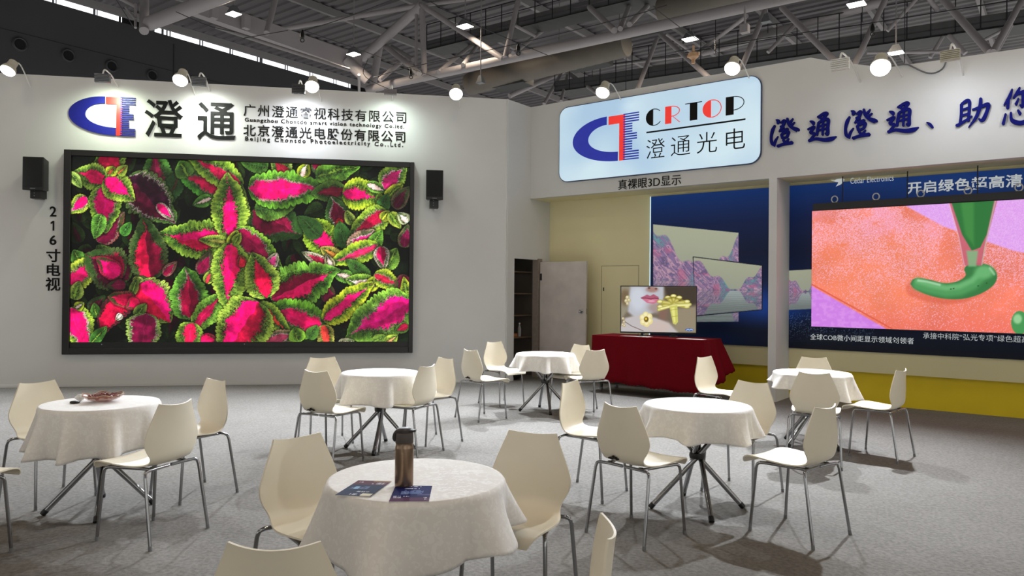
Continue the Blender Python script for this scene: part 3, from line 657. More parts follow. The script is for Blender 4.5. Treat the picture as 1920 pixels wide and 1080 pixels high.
# brushed slogan on the fascia: strokes as (x, y, width) in a 100 x 100 box
B = {
 '澄': [[(22, 2, 3), (30, 8, 11), (28, 17, 7)], [(18, 22, 6), (10, 38, 10), (5, 62, 8), (8, 84, 9), (18, 96, 4)], [(30, 62, 3), (20, 78, 8), (17, 94, 5)],
       [(38, 16, 5), (52, 9, 9), (47, 26, 9), (34, 46, 5)], [(38, 28, 7), (50, 34, 8)], [(62, 2, 6), (66, 20, 9), (78, 36, 10), (98, 48, 13), (100, 52, 3)], [(82, 6, 4), (73, 18, 9)], [(88, 20, 4), (78, 28, 8)],
       [(42, 46, 8), (64, 40, 9)], [(42, 56, 8), (46, 72, 8)], [(42, 56, 7), (66, 50, 9), (62, 68, 8)], [(46, 72, 7), (62, 68, 7)], [(48, 76, 7), (54, 86, 8)], [(68, 74, 4), (60, 86, 8)], [(28, 97, 9), (50, 92, 9), (80, 90, 11)]],
 '通': [[(10, 24, 5), (20, 30, 11), (22, 38, 6)], [(2, 52, 6), (24, 46, 9), (12, 64, 9), (26, 70, 8), (12, 88, 7)], [(6, 92, 9), (30, 88, 9), (60, 95, 12), (84, 94, 13), (100, 88, 3)],
       [(36, 14, 7), (58, 4, 10), (68, 6, 9), (54, 22, 8)], [(44, 16, 7), (56, 26, 9)], [(40, 32, 8), (36, 58, 8), (34, 76, 7)], [(40, 32, 7), (62, 25, 9), (72, 28, 10), (71, 52, 9), (70, 76, 10), (62, 72, 5)], [(55, 30, 7), (53, 78, 6)], [(40, 46, 6), (68, 42, 6)], [(38, 60, 6), (68, 56, 6)]],
 '助': [[(18, 14, 9), (17, 50, 8), (14, 82, 8)], [(18, 14, 8), (34, 4, 10), (42, 10, 9), (41, 44, 8), (39, 76, 8)], [(20, 34, 7), (38, 30, 7)], [(20, 54, 7), (38, 50, 7)], [(2, 86, 8), (12, 84, 10), (50, 60, 5)],
       [(52, 38, 6), (76, 32, 9), (98, 26, 11), (94, 52, 10), (82, 78, 11), (70, 72, 4)], [(76, 2, 8), (74, 30, 10), (62, 66, 9), (40, 98, 3)]],
 '您': [[(30, 2, 5), (22, 22, 10), (4, 44, 4)], [(18, 30, 9), (16, 54, 9)], [(54, 0, 5), (46, 14, 10), (34, 28, 5)], [(48, 16, 8), (84, 12, 10), (76, 24, 7)], [(64, 18, 9), (63, 52, 9), (54, 48, 4)], [(50, 30, 5), (42, 46, 8)], [(76, 30, 6), (88, 46, 9)],
       [(10, 68, 6), (2, 96, 9)], [(26, 66, 6), (30, 88, 10), (56, 98, 11), (78, 92, 10), (74, 76, 5)], [(48, 62, 6), (56, 74, 9)], [(84, 62, 6), (98, 78, 9)]],
 '、': [[(4, 12, 14), (50, 44, 40), (92, 92, 30), (98, 104, 8)]]}
def brush(mb, pl, strokes, u0, u1, z0, z1, n0, n1):
    for i, st in enumerate(strokes):
        L = smooth_line(st, 7); l, r = [], []
        for k, p in enumerate(L):
            a = L[max(k - 1, 0)]; c = L[min(k + 1, len(L) - 1)]; d = np.array([c[0] - a[0], c[1] - a[1]]); d /= (np.linalg.norm(d) + 1e-9)
            nn_ = np.array([-d[1], d[0]]); w = max(p[2], 1.5) * .56
            l.append(p[:2] + nn_ * w); r.append(p[:2] - nn_ * w)
        d0_ = (L[0][:2] - L[1][:2]); d0_ /= np.linalg.norm(d0_); e = (L[-1][:2] - L[-2][:2]); e /= np.linalg.norm(e)
        T = lambda q, n: pl.P(u0 + q[0] / 100 * (u1 - u0), z1 + q[1] / 100 * (z0 - z1), n)
        nn1 = n1 + .0004 * i
        l = [L[0][:2] + d0_ * L[0][2] * .35] + l + [L[-1][:2] + e * L[-1][2] * .35]; r = [L[0][:2] + d0_ * L[0][2] * .35] + r + [L[-1][:2] + e * L[-1][2] * .35]
        K = len(l); vs = [T(q, nn1) for q in l] + [T(q, nn1) for q in r] + [T(q, n0) for q in l] + [T(q, n0) for q in r]
        fs = []
        for k in range(K - 1):
            fs += [(k, k + 1, K + k + 1, K + k), (k + 1, k, 2 * K + k, 2 * K + k + 1), (K + k, K + k + 1, 3 * K + k + 1, 3 * K + k)]
        mb.add(vs, fs)
for s, xl, xr, yt, yb, lab in (('澄', 1444, 1497, 222, 275, 'first brushed blue slogan character, nearest the lit sign'), ('通', 1514, 1569, 212, 266, 'second brushed blue slogan character on the fascia'), ('澄', 1583, 1643, 205, 260, 'third brushed blue slogan character on the fascia'), ('通', 1662, 1723, 193, 249.5, 'fourth brushed blue slogan character, just before the comma stroke'), ('、', 1737.5, 1750, 228, 241, 'single brushed blue comma stroke of the slogan'), ('助', 1792, 1854, 186, 240, 'brushed blue slogan character after the comma stroke'), ('您', 1880, 1940, 165, 233, 'brushed blue slogan character cut by the right edge of the picture')):
    xm = (xl + xr) / 2; u0, u1 = FW_.uz(xl, yb)[0], FW_.uz(xr, yb)[0]
    z1 = FW_.uz(xm, yt)[1]; z0 = FW_.uz(xm, yb)[1]
    mb = MB(); brush(mb, FW_, B[s], u0, u1, z0, z1, .0, .03)
    tag(mb.build('slogan_character', M_navy), lab, 'lettering', 'brushed slogan characters on the fascia')
# ================================================================== PICTURES ON SCREENS (pixel colours on a fine grid of the screen's own surface)
RNG = np.random.default_rng(7)
_NT = RNG.random((512, 512))
def vnoise(x, y):
    xi = np.floor(x).astype(int); yi = np.floor(y).astype(int); fx = x - xi; fy = y - yi
    fx = fx * fx * (3 - 2 * fx); fy = fy * fy * (3 - 2 * fy)
    a = _NT[yi % 512, xi % 512]; b = _NT[yi % 512, (xi + 1) % 512]; c = _NT[(yi + 1) % 512, xi % 512]; d = _NT[(yi + 1) % 512, (xi + 1) % 512]
    return (a * (1 - fx) + b * fx) * (1 - fy) + (c * (1 - fx) + d * fx) * fy
def fbm(x, y, o=4):
    s = 0; a = .5
    for k in range(o): s = s + a * vnoise(x * 2 ** k + 17 * k, y * 2 ** k + 31 * k); a *= .5
    return s / (1 - .5 ** o)
def sstep(a, b, x): t = np.clip((x - a) / (b - a), 0, 1); return t * t * (3 - 2 * t)
class Pic:
    """corner points c00 (low left), c10 (low right), c01 (top left), 3-D; nx x nz pixels. X, Y give each pixel's place on the photographed screen."""
    def __init__(s, c00, c10, c01, nx, nz):
        s.c00, s.a, s.b = (np.asarray(c00, float), np.asarray(c10, float) - c00, np.asarray(c01, float) - c00); s.nx, s.nz = nx, nz
        u, v = np.meshgrid(np.linspace(0, 1, nx), np.linspace(0, 1, nz)); s.u, s.v = u, v
        P = s.c00 + u[..., None] * s.a + v[..., None] * s.b; s.P = P
        s.X, s.Y = project(P.reshape(-1, 3)); s.X = s.X.reshape(nz, nx); s.Y = s.Y.reshape(nz, nx)
        s.px = (s.X[:, 1:] - s.X[:, :-1]).mean(); s.A = np.zeros((nz, nx, 3))
    def over(s, c, m, sl=None):
        c = np.asarray(c, float)
        if c.ndim == 1: c = c / 255.0
        t = s.A if sl is None else s.A[sl]; t[...] = t * (1 - m[..., None]) + c * m[..., None]
    def ell(s, x, y, rx, ry, c, soft=1.2, rot=0, k=1.0):
        ca, sa = math.cos(math.radians(rot)), math.sin(math.radians(rot)); dx, dy = s.X - x, s.Y - y
        q = np.hypot((dx * ca + dy * sa) / rx, (-dx * sa + dy * ca) / ry); e = soft / min(rx, ry)
        s.over(c, k * (1 - sstep(1 - e / 2, 1 + e / 2, q)))
    def poly(s, pts, c, soft=1.0, k=1.0):
        m = s.inside(pts, soft); s.over(c, m * k)
    def inside(s, pts, soft=1.0):
        P = np.asarray(pts, float); n = len(P); d = np.full(s.X.shape, 1e9); w = np.zeros(s.X.shape, bool)
        for i in range(n):
            a, b = P[i], P[(i + 1) % n]; e = b - a; L = e @ e + 1e-12
            t = np.clip(((s.X - a[0]) * e[0] + (s.Y - a[1]) * e[1]) / L, 0, 1)
            d = np.minimum(d, np.hypot(s.X - a[0] - t * e[0], s.Y - a[1] - t * e[1]))
            c1 = (a[1] > s.Y) != (b[1] > s.Y)
            with np.errstate(divide='ignore', invalid='ignore'): xi = (b[0] - a[0]) * (s.Y - a[1]) / (b[1] - a[1] + 1e-12) + a[0]
            w ^= c1 & (s.X < xi)
        sd = np.where(w, d, -d); return sstep(-soft / 2, soft / 2, sd)
    def line(s, pts, wd, c, soft=1.0, k=1.0):
        d = np.full(s.X.shape, 1e9)
        for a, b in zip(pts[:-1], pts[1:]):
            a, b = np.asarray(a, float), np.asarray(b, float); e = b - a; L = e @ e + 1e-12
            t = np.clip(((s.X - a[0]) * e[0] + (s.Y - a[1]) * e[1]) / L, 0, 1); d = np.minimum(d, np.hypot(s.X - a[0] - t * e[0], s.Y - a[1] - t * e[1]))
        s.over(c, k * (1 - sstep(wd / 2 - soft / 2, wd / 2 + soft / 2, d)))
    def build(s, name, m, parent):
        nx, nz = s.nx, s.nz; me = bpy.data.meshes.new(name); base = np.array(BASE.get(parent.name, (0, 0, 0)))
        v = (s.P - base).reshape(-1, 3); nf = (nx - 1) * (nz - 1)
        i = (np.arange(nz - 1)[:, None] * nx + np.arange(nx - 1)[None, :]).ravel(); q = np.stack([i, i + 1, i + nx + 1, i + nx], 1).astype(np.int32)
        me.vertices.add(len(v)); me.vertices.foreach_set('co', v.ravel().astype(np.float32)); me.loops.add(nf * 4); me.loops.foreach_set('vertex_index', q.ravel())
        me.polygons.add(nf); me.polygons.foreach_set('loop_start', np.arange(0, nf * 4, 4, dtype=np.int32)); me.polygons.foreach_set('loop_total', np.full(nf, 4, np.int32))
        me.update(calc_edges=True)
        at_ = me.attributes.new('pixels', 'FLOAT_COLOR', 'POINT'); c = np.ones((len(v), 4), np.float32); c[:, :3] = lin(np.clip(s.A.reshape(-1, 3), 0, 1) * 255); at_.data.foreach_set('color', c.ravel())
        me.materials.append(m); o = bpy.data.objects.new(name, me); COL.objects.link(o); o.parent = parent; BASE[o.name] = tuple(base); return o

# ------------------------------------------------------------------ the coleus picture
HOT, CRI, MAR, RED = (234, 8, 102), (196, 14, 62), (98, 12, 44), (212, 20, 56)
LIM, GRN, DGR, YEL, PAL = (182, 202, 66), (112, 148, 46), (40, 72, 30), (202, 212, 50), (226, 190, 178)
def leaf(p, bx, by, tx, ty, hw, pink=HOT, grn=LIM, pw=.55, bend=0.0, sl=1.0, sr=1.0, dark=.8, white=0.0, teeth=9, pend=.86, pink2=None, seed=0, low=DGR):
    """one leaf: base, tip, half width; pink heart, speckled seam, ridged green margin with round teeth; sl, sr: brightness of the halves"""
    bx, by, tx, ty = bx - .06 * (tx - bx), by - .06 * (ty - by), tx + .10 * (tx - bx), ty + .10 * (ty - by); hw = hw * 1.2
    dx, dy = tx - bx, ty - by; L = math.hypot(dx, dy); dx /= L; dy /= L; R = L + hw * 1.5
    cx, cy = (bx + tx) / 2, (by + ty) / 2
    xs = np.where((abs(p.X - cx) < R).any(0))[0]; ys = np.where((abs(p.Y - cy) < R).any(1))[0]
    if len(xs) == 0 or len(ys) == 0: return
    sl_ = (slice(ys[0], ys[-1] + 1), slice(xs[0], xs[-1] + 1)); X, Y = p.X[sl_], p.Y[sl_]
    ox = 40 * seed + bx * 3.1; wob = (fbm(X * .06 + ox, Y * .06, 2) - .5) * hw * .30
    t = ((X - bx) * dx + (Y - by) * dy) / L; s = -(X - bx) * dy + (Y - by) * dx + wob
    s = s - bend * L * 4 * t * (1 - t); tc = np.clip(t, 1e-4, 1 - 1e-4)
    f = tc ** .48 * (1 - tc) ** .86; f = f / .408; W = hw * np.minimum(f, 1.02)
    teeth = round(teeth * 1.3); sc_ = abs(np.sin(math.pi * teeth * tc)) ** .6 ; W = W * (1 + .15 * (sc_ - .7)) ; e = abs(s) / np.maximum(W, .3)
    ins = (t > 0) & (t < 1); m = np.clip((W - abs(s)) * 1.0 + .5, 0, 1) * ins
    # soft shadow painted round the leaf, belonging to the picture shown
    sh = np.clip(1 - (abs(s) - W) / 5.0, 0, 1) * (t > -.04) * (t < 1.04) * (1 - m); p.A[sl_] *= (1 - .55 * sh[..., None])
    g = np.clip(1 - sstep(pend - .5, pend, t) * 1.0, 0, 1) ** .7 * sstep(-.02, .10, t)
    n1 = vnoise(X * .55 + ox, Y * .55); n2 = vnoise(X * .9 + 9, Y * .9 + ox); n3 = fbm(X * .12 + ox, Y * .12)
    pk = pw * .88 * g + (n1 - .5) * .26
    side = np.where(s > 0, sl, sr)
    rid = .5 + .5 * np.sin(2 * math.pi * (teeth * tc - e * 1.1 + .25)); 
    gc = np.asarray(grn, float) / 255; gd = np.asarray(low, float) / 255
    mixg = np.clip(.34 + .50 * sstep(pw * .8, .95, e) + .24 * (rid - .5) + .6 * (n3 - .5) - .35 * (n2 > .62) * (1 - sstep(pw, .95, e)), 0, 1)[..., None]
    c = gd * (1 - mixg) + gc * mixg
    hi = (sstep(.78, .98, e) * (.35 + .65 * rid))[..., None]; c = c * (1 - .6 * hi) + np.minimum(gc * 1.22 + .05, 1) * .6 * hi
    pc = np.asarray(pink, float) / 255; p2 = np.asarray(pink2 if pink2 is not None else pink, float) / 255
    vein = np.clip(1 - abs(((teeth * .8 * tc - e * .9) % 1) - .5) / .07, 0, 1)
    pcol = np.where((s > 0)[..., None], pc, p2) * (.86 + .28 * n3)[..., None]; pcol = pcol + (vein * .07)[..., None] * np.array([.6, .25, .4])
    seam = np.clip(1 - np.where(e > pk, (e - pk) / .34, (pk - e) / .14), 0, 1)
    sp = np.clip((n2 - .70 + .34 * seam) * 9, 0, 1) * np.sqrt(seam) * dark; c = c * (1 - .85 * sp[..., None]) + np.array([.11, .05, .07]) * .85 * sp[..., None]
    if white:
        wh = np.clip(np.clip(1 - abs(e - pk) / .17, 0, 1) * 1.3, 0, 1) * white * (n1 > .35); c = c * (1 - wh[..., None]) + np.array([.93, .80, .80]) * wh[..., None]
    inp = sstep(.05, -.05, e - pk)[..., None]; c = c * (1 - inp) + pcol * inp
    mid = np.clip(1 - abs(s) / 1.0, 0, 1) * .45 * (t < .9); c = c * (1 - mid[..., None]) + np.minimum(c * 1.25 + .12, 1) * mid[..., None]
    gap_ = np.clip(1 - sc_ * 1.6, 0, 1) * sstep(.7, 1.0, e); c = c * (1 - .45 * gap_[..., None]); c = np.clip(c * (side * (.80 + .42 * n3))[..., None], 0, 1)
    p.A[sl_] = p.A[sl_] * (1 - m[..., None]) + c * m[..., None]

su0, _ = LW.uz(134.5, 640); su1, _ = LW.uz(765.5, 640); sz0 = LW.uz(450, 640.5)[1]; sz1 = LW.uz(450, 305)[1]
fu0 = LW.uz(122.5, 480)[0]; fu1 = LW.uz(775, 480)[0]; fz1 = LW.uz(450, 294)[1]; fz0 = LW.uz(450, 662.3)[1]
big = thing('led_wall_screen', 'huge wall screen in a black frame showing pink and green coleus leaves', 'screen', LW.P((fu0 + fu1) / 2, fz0))
mb = MB(); mb.pbox(LW, fu0, fu1, fz0, fz1, .0, .05); mb.build('back_panel', M_bezel, big)
mb = MB(); mb.pbox(LW, fu0, su0 - .0, fz0, fz1, .05, .10); mb.pbox(LW, su1, fu1, fz0, fz1, .05, .10); mb.pbox(LW, su0, su1, sz1, fz1, .05, .10); mb.pbox(LW, su0, su1, fz0, fz0 + .10, .05, .10)
mb.build('frame', M_bezel, big, bevel=.008)
mb = MB(); mb.pbox(LW, su0, su1, fz0 + .10, sz0, .05, .075); mb.build('lower_strip', M_black, big)
for x, y in ((458.5, 645.5), (191, 646)):
    u, z = LW.uz(x, y, .075); mb = MB(); mb.lathe([(.008, 0), (.01, .006), (.004, .012)], 10, LW.P(u, z, .075), tuple(LW.n)); mb.build('sensor', M_grey, big, 40)
p = Pic(LW.P(su0, sz0, .06), LW.P(su1, sz0, .06), LW.P(su0, sz1, .06), 700, 380)
nz_ = fbm(p.X * .03, p.Y * .03); p.A[...] = np.array([.045, .055, .05]) * (.5 + nz_)[..., None]
g_ = sstep(.52, .75, fbm(p.X * .05 + 50, p.Y * .05)); p.over((30, 50, 24), g_ * .6)
# dim undergrowth
r_ = random.Random(3)
for k in range(170):
    x, y = r_.uniform(135, 765), r_.uniform(295, 640); a = r_.uniform(0, 6.28); L_ = r_.uniform(26, 50)
    leaf(p, x, y, x + L_ * math.cos(a), y + L_ * math.sin(a), r_.uniform(9, 17), r_.choice([MAR, (60, 14, 32), (40, 60, 24)]), r_.choice([(52, 84, 34), (44, 72, 30), (74, 108, 42), (60, 90, 36)]), r_.uniform(.2, .6), r_.uniform(-.1, .1), .5, .34, seed=k)
D_, V_ = dict, (lambda *a, **k: leaf(p, *a, **k))
for a, k in [
    # ---- upper left
    ((300, 350, 288, 290, 24), D_(pink=(120, 18, 54), grn=(70, 116, 46), pw=.4, sr=.8, pend=1.0)),
    ((338, 328, 303, 392, 14), D_(pink=(60, 34, 24), grn=(34, 62, 30), pw=.1)),
    ((212, 322, 192, 284, 27), D_(pink=CRI, grn=(120, 150, 54), pw=.72, teeth=7, pend=1.1)),
    ((187, 452, 229, 402, 17), D_(pink=(104, 14, 48), grn=(150, 60, 60), pw=.9, white=.5, sr=.9)),
    ((243, 338, 322, 412, 34), D_(pink=(92, 14, 46), grn=(88, 116, 52), pw=.82, white=.9, sl=.85, sr=.95, pend=1.1, pink2=(48, 14, 34))),
    ((296, 384, 324, 411, 8), D_(pink=HOT, grn=PAL, pw=.75, white=.8)),
    ((161, 371, 132, 398, 13), D_(pink=HOT, grn=LIM, pw=.6, white=.7, sl=1.05)),
    ((196, 338, 143, 322, 20), D_(pink=(226, 14, 84), grn=(146, 176, 64), pw=.52)),
    ((197, 352, 196, 430, 24), D_(pink=HOT, grn=(140, 176, 56), pw=.68, white=.4, teeth=8)),
    ((190, 404, 178, 444, 12), D_(pink=(90, 140, 50), grn=(110, 170, 60), pw=.1)),
    ((200, 336, 249, 373, 21), D_(pink=HOT, grn=(170, 196, 66), pw=.5)),
    ((205, 326, 215, 314, 9), D_(pink=(150, 60, 40), grn=YEL, pw=.3)), ((222, 326, 238, 312, 8), D_(pink=(150, 80, 40), grn=LIM, pw=.2)),
    ((132, 325, 152, 350, 8), D_(pink=(120, 150, 60), grn=(170, 196, 90), pw=.1)),
    ((230, 440, 244, 418, 8), D_(pink=(60, 130, 50), grn=(90, 170, 60), pw=.1)),
    # ---- upper middle
    ((500, 312, 455, 304, 12), D_(pink=DGR, grn=(80, 120, 46), pw=.1)), ((540, 330, 512, 300, 16), D_(pink=(150, 30, 50), grn=(150, 170, 80), pw=.6)),
    ((420, 362, 336, 322, 21), D_(pink=(206, 14, 70), grn=(80, 160, 50), pw=.42, sl=.9, white=.3)),
    ((395, 372, 364, 383, 10), D_(pink=PAL, grn=(96, 156, 56), pw=.3)),
    ((352, 330, 338, 304, 16), D_(pink=GRN, grn=(96, 140, 52), pw=.1)),
    ((448, 349, 358, 301, 21), D_(pink=(206, 16, 72), grn=(150, 188, 58), pw=.40, bend=.05, white=.25)),
    ((452, 436, 452, 352, 15), D_(pink=(180, 110, 50), grn=(110, 130, 50), pw=.3)),
    ((478, 398, 560, 436, 36), D_(pink=(132, 18, 56), grn=(56, 88, 40), pw=.72, sl=.7, sr=1.0, white=.2)),
    ((482, 392, 548, 388, 18), D_(pink=DGR, grn=(104, 146, 54), pw=.1, sl=1.0)),
    ((474, 352, 609, 349, 29), D_(pink=HOT, grn=(116, 182, 52), pw=.56, white=.6, bend=.03, teeth=11)),
    ((414, 446, 306, 437, 29), D_(pink=HOT, grn=(150, 190, 62), pw=.56, bend=-.06, dark=1.0, pink2=(206, 14, 66), teeth=11)),
    ((432, 440, 428, 333, 28), D_(pink=HOT, grn=(166, 196, 66), pw=.44, dark=1.0, teeth=12, pend=.8)),
    ((424, 454, 377, 450, 10), D_(pink=(120, 120, 50), grn=(170, 190, 70), pw=.3)),
    ((445, 435, 522, 500, 22), D_(pink=(140, 14, 60), grn=(140, 186, 56), pw=.66, white=.6, sl=1.0)),
    ((432, 462, 444, 434, 9), D_(pink=(120, 120, 40), grn=YEL, pw=.2)), ((440, 458, 450, 438, 7), D_(pink=GRN, grn=LIM, pw=.2)),
    # ---- upper right
    ((590, 300, 622, 322, 17), D_(pink=(140, 24, 60), grn=(90, 120, 60), pw=.7, white=.4)),
    ((596, 330, 668, 312, 17), D_(pink=GRN, grn=(124, 180, 58), pw=.1)), ((566, 330, 576, 308, 11), D_(pink=PAL, grn=YEL, pw=.4)),
    ((645, 358, 588, 362, 17), D_(pink=(110, 16, 40), grn=(86, 116, 44), pw=.5)),
    ((640, 420, 622, 372, 20), D_(pink=(104, 14, 44), grn=(72, 110, 50), pw=.66, white=.8)), ((640, 412, 632, 424, 6), D_(pink=(236, 24, 40), grn=(200, 30, 50), pw=.9)),
    ((660, 420, 650, 396, 8), D_(pink=GRN, grn=(190, 210, 90), pw=.1)),
    ((646, 364, 716, 372, 24), D_(pink=HOT, grn=(186, 208, 48), pw=.40, bend=-.04, pend=.72, teeth=10)),
    ((690, 346, 724, 358, 9), D_(pink=PAL, grn=(120, 170, 60), pw=.5)),
    ((722, 352, 756, 312, 21), D_(pink=(224, 30, 116), grn=(160, 196, 70), pw=.5, white=1.0)),
    ((726, 372, 752, 346, 10), D_(pink=GRN, grn=YEL, pw=.1)), ((716, 392, 726, 366, 11), D_(pink=DGR, grn=(56, 104, 44), pw=.1)),
    ((740, 388, 764, 352, 12), D_(pink=(70, 16, 36), grn=(110, 84, 70), pw=.7)),
    ((722, 398, 660, 437, 20), D_(pink=(176, 16, 58), grn=(170, 200, 62), pw=.46, white=.5, teeth=11)),
    ((716, 412, 728, 396, 8), D_(pink=YEL, grn=(214, 216, 60), pw=.2)), ((732, 400, 750, 426, 9), D_(pink=GRN, grn=(190, 206, 70), pw=.2)),
    ((764, 416, 748, 400, 9), D_(pink=PAL, grn=(220, 220, 170), pw=.5)), ((758, 462, 764, 424, 12), D_(pink=(110, 16, 56), grn=(120, 100, 70), pw=.7, white=.4)),
    ((620, 470, 575, 414, 27), D_(pink=HOT, grn=(164, 198, 50), pw=.46, pend=1.1, teeth=9)),
    ((600, 440, 562, 408, 15), D_(pink=DGR, grn=(44, 72, 34), pw=.1)), ((648, 462, 636, 418, 14), D_(pink=DGR, grn=(58, 104, 44), pw=.1)),
    ((662, 476, 698, 434, 20), D_(pink=(150, 18, 66), grn=(200, 150, 130), pw=.6, white=.9, pink2=(224, 40, 120))),
    ((694, 470, 714, 434, 12), D_(pink=GRN, grn=(120, 182, 58), pw=.1)),
    # ---- centre and right
    ((640, 488, 604, 466, 13), D_(pink=(190, 120, 50), grn=(206, 180, 80), pw=.4)),
    ((705, 462, 624, 492, 17), D_(pink=(226, 40, 100), grn=(176, 206, 52), pw=.34, white=.4, pink2=(200, 40, 80))),
    ((618, 500, 570, 474, 9), D_(pink=(150, 24, 56), grn=PAL, pw=.7, white=.6)), ((622, 502, 612, 478, 7), D_(pink=PAL, grn=(230, 200, 150), pw=.5)),
    ((725, 502, 742, 468, 14), D_(pink=GRN, grn=(140, 186, 66), pw=.1)), ((714, 464, 718, 502, 12), D_(pink=(216, 16, 84), grn=PAL, pw=.7, white=.6, pink2=(130, 14, 50))),
    ((690, 520, 652, 490, 12), D_(pink=DGR, grn=(72, 112, 46), pw=.1)), ((660, 522, 626, 512, 10), D_(pink=PAL, grn=(104, 156, 56), pw=.35, white=.5)),
    ((700, 534, 652, 526, 14), D_(pink=PAL, grn=(150, 190, 66), pw=.45)), ((690, 540, 716, 520, 10), D_(pink=PAL, grn=YEL, pw=.3)),
    ((704, 516, 748, 534, 15), D_(pink=(180, 30, 60), grn=(186, 206, 56), pw=.4, white=.5)),
    ((764, 520, 744, 542, 11), D_(pink=MAR, grn=(100, 40, 50), pw=.8)), ((764, 556, 758, 522, 8), D_(pink=GRN, grn=YEL, pw=.2)),
    ((613, 566, 618, 534, 11), D_(pink=(110, 16, 50), grn=(90, 40, 44), pw=.8)),
    ((514, 556, 627, 508, 34), D_(pink=(232, 14, 90), grn=(120, 176, 58), pw=.54, dark=1.0, pink2=(120, 14, 46), teeth=12)),
    ((600, 612, 498, 576, 29), D_(pink=(214, 12, 84), grn=(112, 176, 46), pw=.44, white=.35, teeth=11)),
    ((612, 598, 694, 534, 21), D_(pink=(230, 14, 104), grn=(202, 212, 46), pw=.4, pend=.9, teeth=12)),
    ((766, 566, 656, 629, 37), D_(pink=(228, 12, 116), grn=(128, 176, 58), pw=.54, white=.3, teeth=13, sl=1.1, sr=.9)),
    # ---- lower left
    ((152, 494, 140, 470, 12), D_(pink=GRN, grn=(100, 160, 56), pw=.1)), ((128, 530, 187, 485, 22), D_(pink=(226, 20, 96), grn=(190, 206, 62), pw=.46, white=.3)),
    ((140, 560, 148, 530, 11), D_(pink=GRN, grn=(170, 190, 80), pw=.2)),
    ((238, 522, 188, 464, 22), D_(pink=(92, 12, 42), grn=(104, 130, 52), pw=.7)),
    ((226, 518, 166, 478, 33), D_(pink=(150, 14, 52), grn=(70, 84, 44), pw=.82, pink2=(74, 12, 36), white=.1, sl=1.0)),
    ((221, 516, 184, 484, 15), D_(pink=HOT, grn=(190, 14, 66), pw=.95, dark=.2)),
    ((234, 534, 202, 536, 9), D_(pink=(110, 14, 50), grn=(80, 20, 40), pw=.9)),
    ((282, 518, 272, 416, 30), D_(pink=(116, 12, 44), grn=(76, 92, 48), pw=.74, pink2=(214, 16, 64), teeth=12, sr=1.05)),
    ((308, 515, 330, 492, 8), D_(pink=(150, 16, 60), grn=(150, 80, 80), pw=.7, white=.5)), 
    ((172, 588, 194, 556, 13), D_(pink=(86, 22, 40), grn=(44, 54, 34), pw=.7)), ((182, 594, 176, 570, 8), D_(pink=GRN, grn=(90, 150, 50), pw=.1)),
    ((262, 536, 316, 598, 33), D_(pink=(206, 14, 58), grn=(160, 184, 74), pw=.80, pink2=HOT, white=.2, pend=1.15)),
    ((250, 526, 268, 524, 6), D_(pink=GRN, grn=(190, 200, 90), pw=.2)), ((248, 552, 256, 522, 7), D_(pink=GRN, grn=(130, 140, 60), pw=.2)),
    ((246, 558, 190, 626, 20), D_(pink=(196, 12, 58), grn=(90, 20, 40), pw=.85, bend=.10, pend=1.15)), ((250, 564, 206, 556, 13), D_(pink=(190, 14, 62), grn=(150, 60, 60), pw=.85)),
    ((258, 562, 238, 578, 9), D_(pink=(240, 14, 80), grn=(220, 14, 70), pw=.9, dark=.1)), ((228, 590, 218, 600, 5), D_(pink=PAL, grn=(230, 220, 200), pw=.5)),
    ((256, 594, 272, 570, 9), D_(pink=GRN, grn=(130, 150, 60), pw=.1)),
    ((274, 592, 264, 662, 27), D_(pink=(122, 14, 58), grn=(150, 180, 80), pw=.78, white=.7, pend=1.2)),
    ((132, 582, 163, 650, 25), D_(pink=(232, 14, 100), grn=(168, 196, 62), pw=.62, white=.8, pend=1.2)),
    ((172, 642, 198, 614, 9), D_(pink=GRN, grn=(72, 130, 48), pw=.1)), ((142, 578, 156, 568, 7), D_(pink=PAL, grn=YEL, pw=.3)),
    # ---- lower middle
    ((375, 512, 393, 474, 11), D_(pink=(120, 14, 54), grn=(110, 60, 60), pw=.8, white=.3)), ((388, 530, 396, 508, 8), D_(pink=(220, 40, 60), grn=(180, 200, 70), pw=.4)),
    ((357, 594, 350, 508, 30), D_(pink=(176, 12, 62), grn=(110, 170, 58), pw=.48, sl=.75, white=.5, teeth=10)),
    ((368, 610, 418, 552, 18), D_(pink=(150, 14, 58), grn=(130, 176, 60), pw=.40)),
    ((360, 608, 348, 662, 20), D_(pink=(226, 24, 76), grn=(150, 186, 60), pw=.5, white=.2)), ((378, 642, 406, 636, 12), D_(pink=(240, 16, 90), grn=(200, 14, 70), pw=.9)),
    ((434, 462, 428, 574, 29), D_(pink=(238, 12, 98), grn=(160, 190, 66), pw=.50, dark=1.0, pink2=(232, 16, 84), teeth=13)),
    ((456, 500, 450, 480, 7), D_(pink=(236, 30, 60), grn=(200, 30, 60), pw=.8)),
    ((504, 502, 518, 476, 10), D_(pink=(226, 60, 130), grn=PAL, pw=.7, white=.8)),
    ((500, 554, 476, 480, 27), D_(pink=(212, 14, 62), grn=(172, 198, 72), pw=.48, dark=1.0, teeth=11)),
    ((486, 572, 540, 624, 17), D_(pink=(230, 60, 50), grn=(160, 190, 60), pw=.3)),
    ((496, 650, 552, 622, 14), D_(pink=(180, 60, 90), grn=(200, 150, 120), pw=.7, white=.9)),
    ((482, 572, 420, 668, 43), D_(pink=HOT, grn=(160, 188, 66), pw=.60, dark=1.0, pink2=(176, 14, 54), teeth=15, pend=1.2)),
    ((606, 612, 618, 660, 14), D_(pink=(210, 60, 50), grn=(196, 180, 80), pw=.5)), ((636, 648, 662, 640, 9), D_(pink=PAL, grn=(196, 186, 150), pw=.5)),
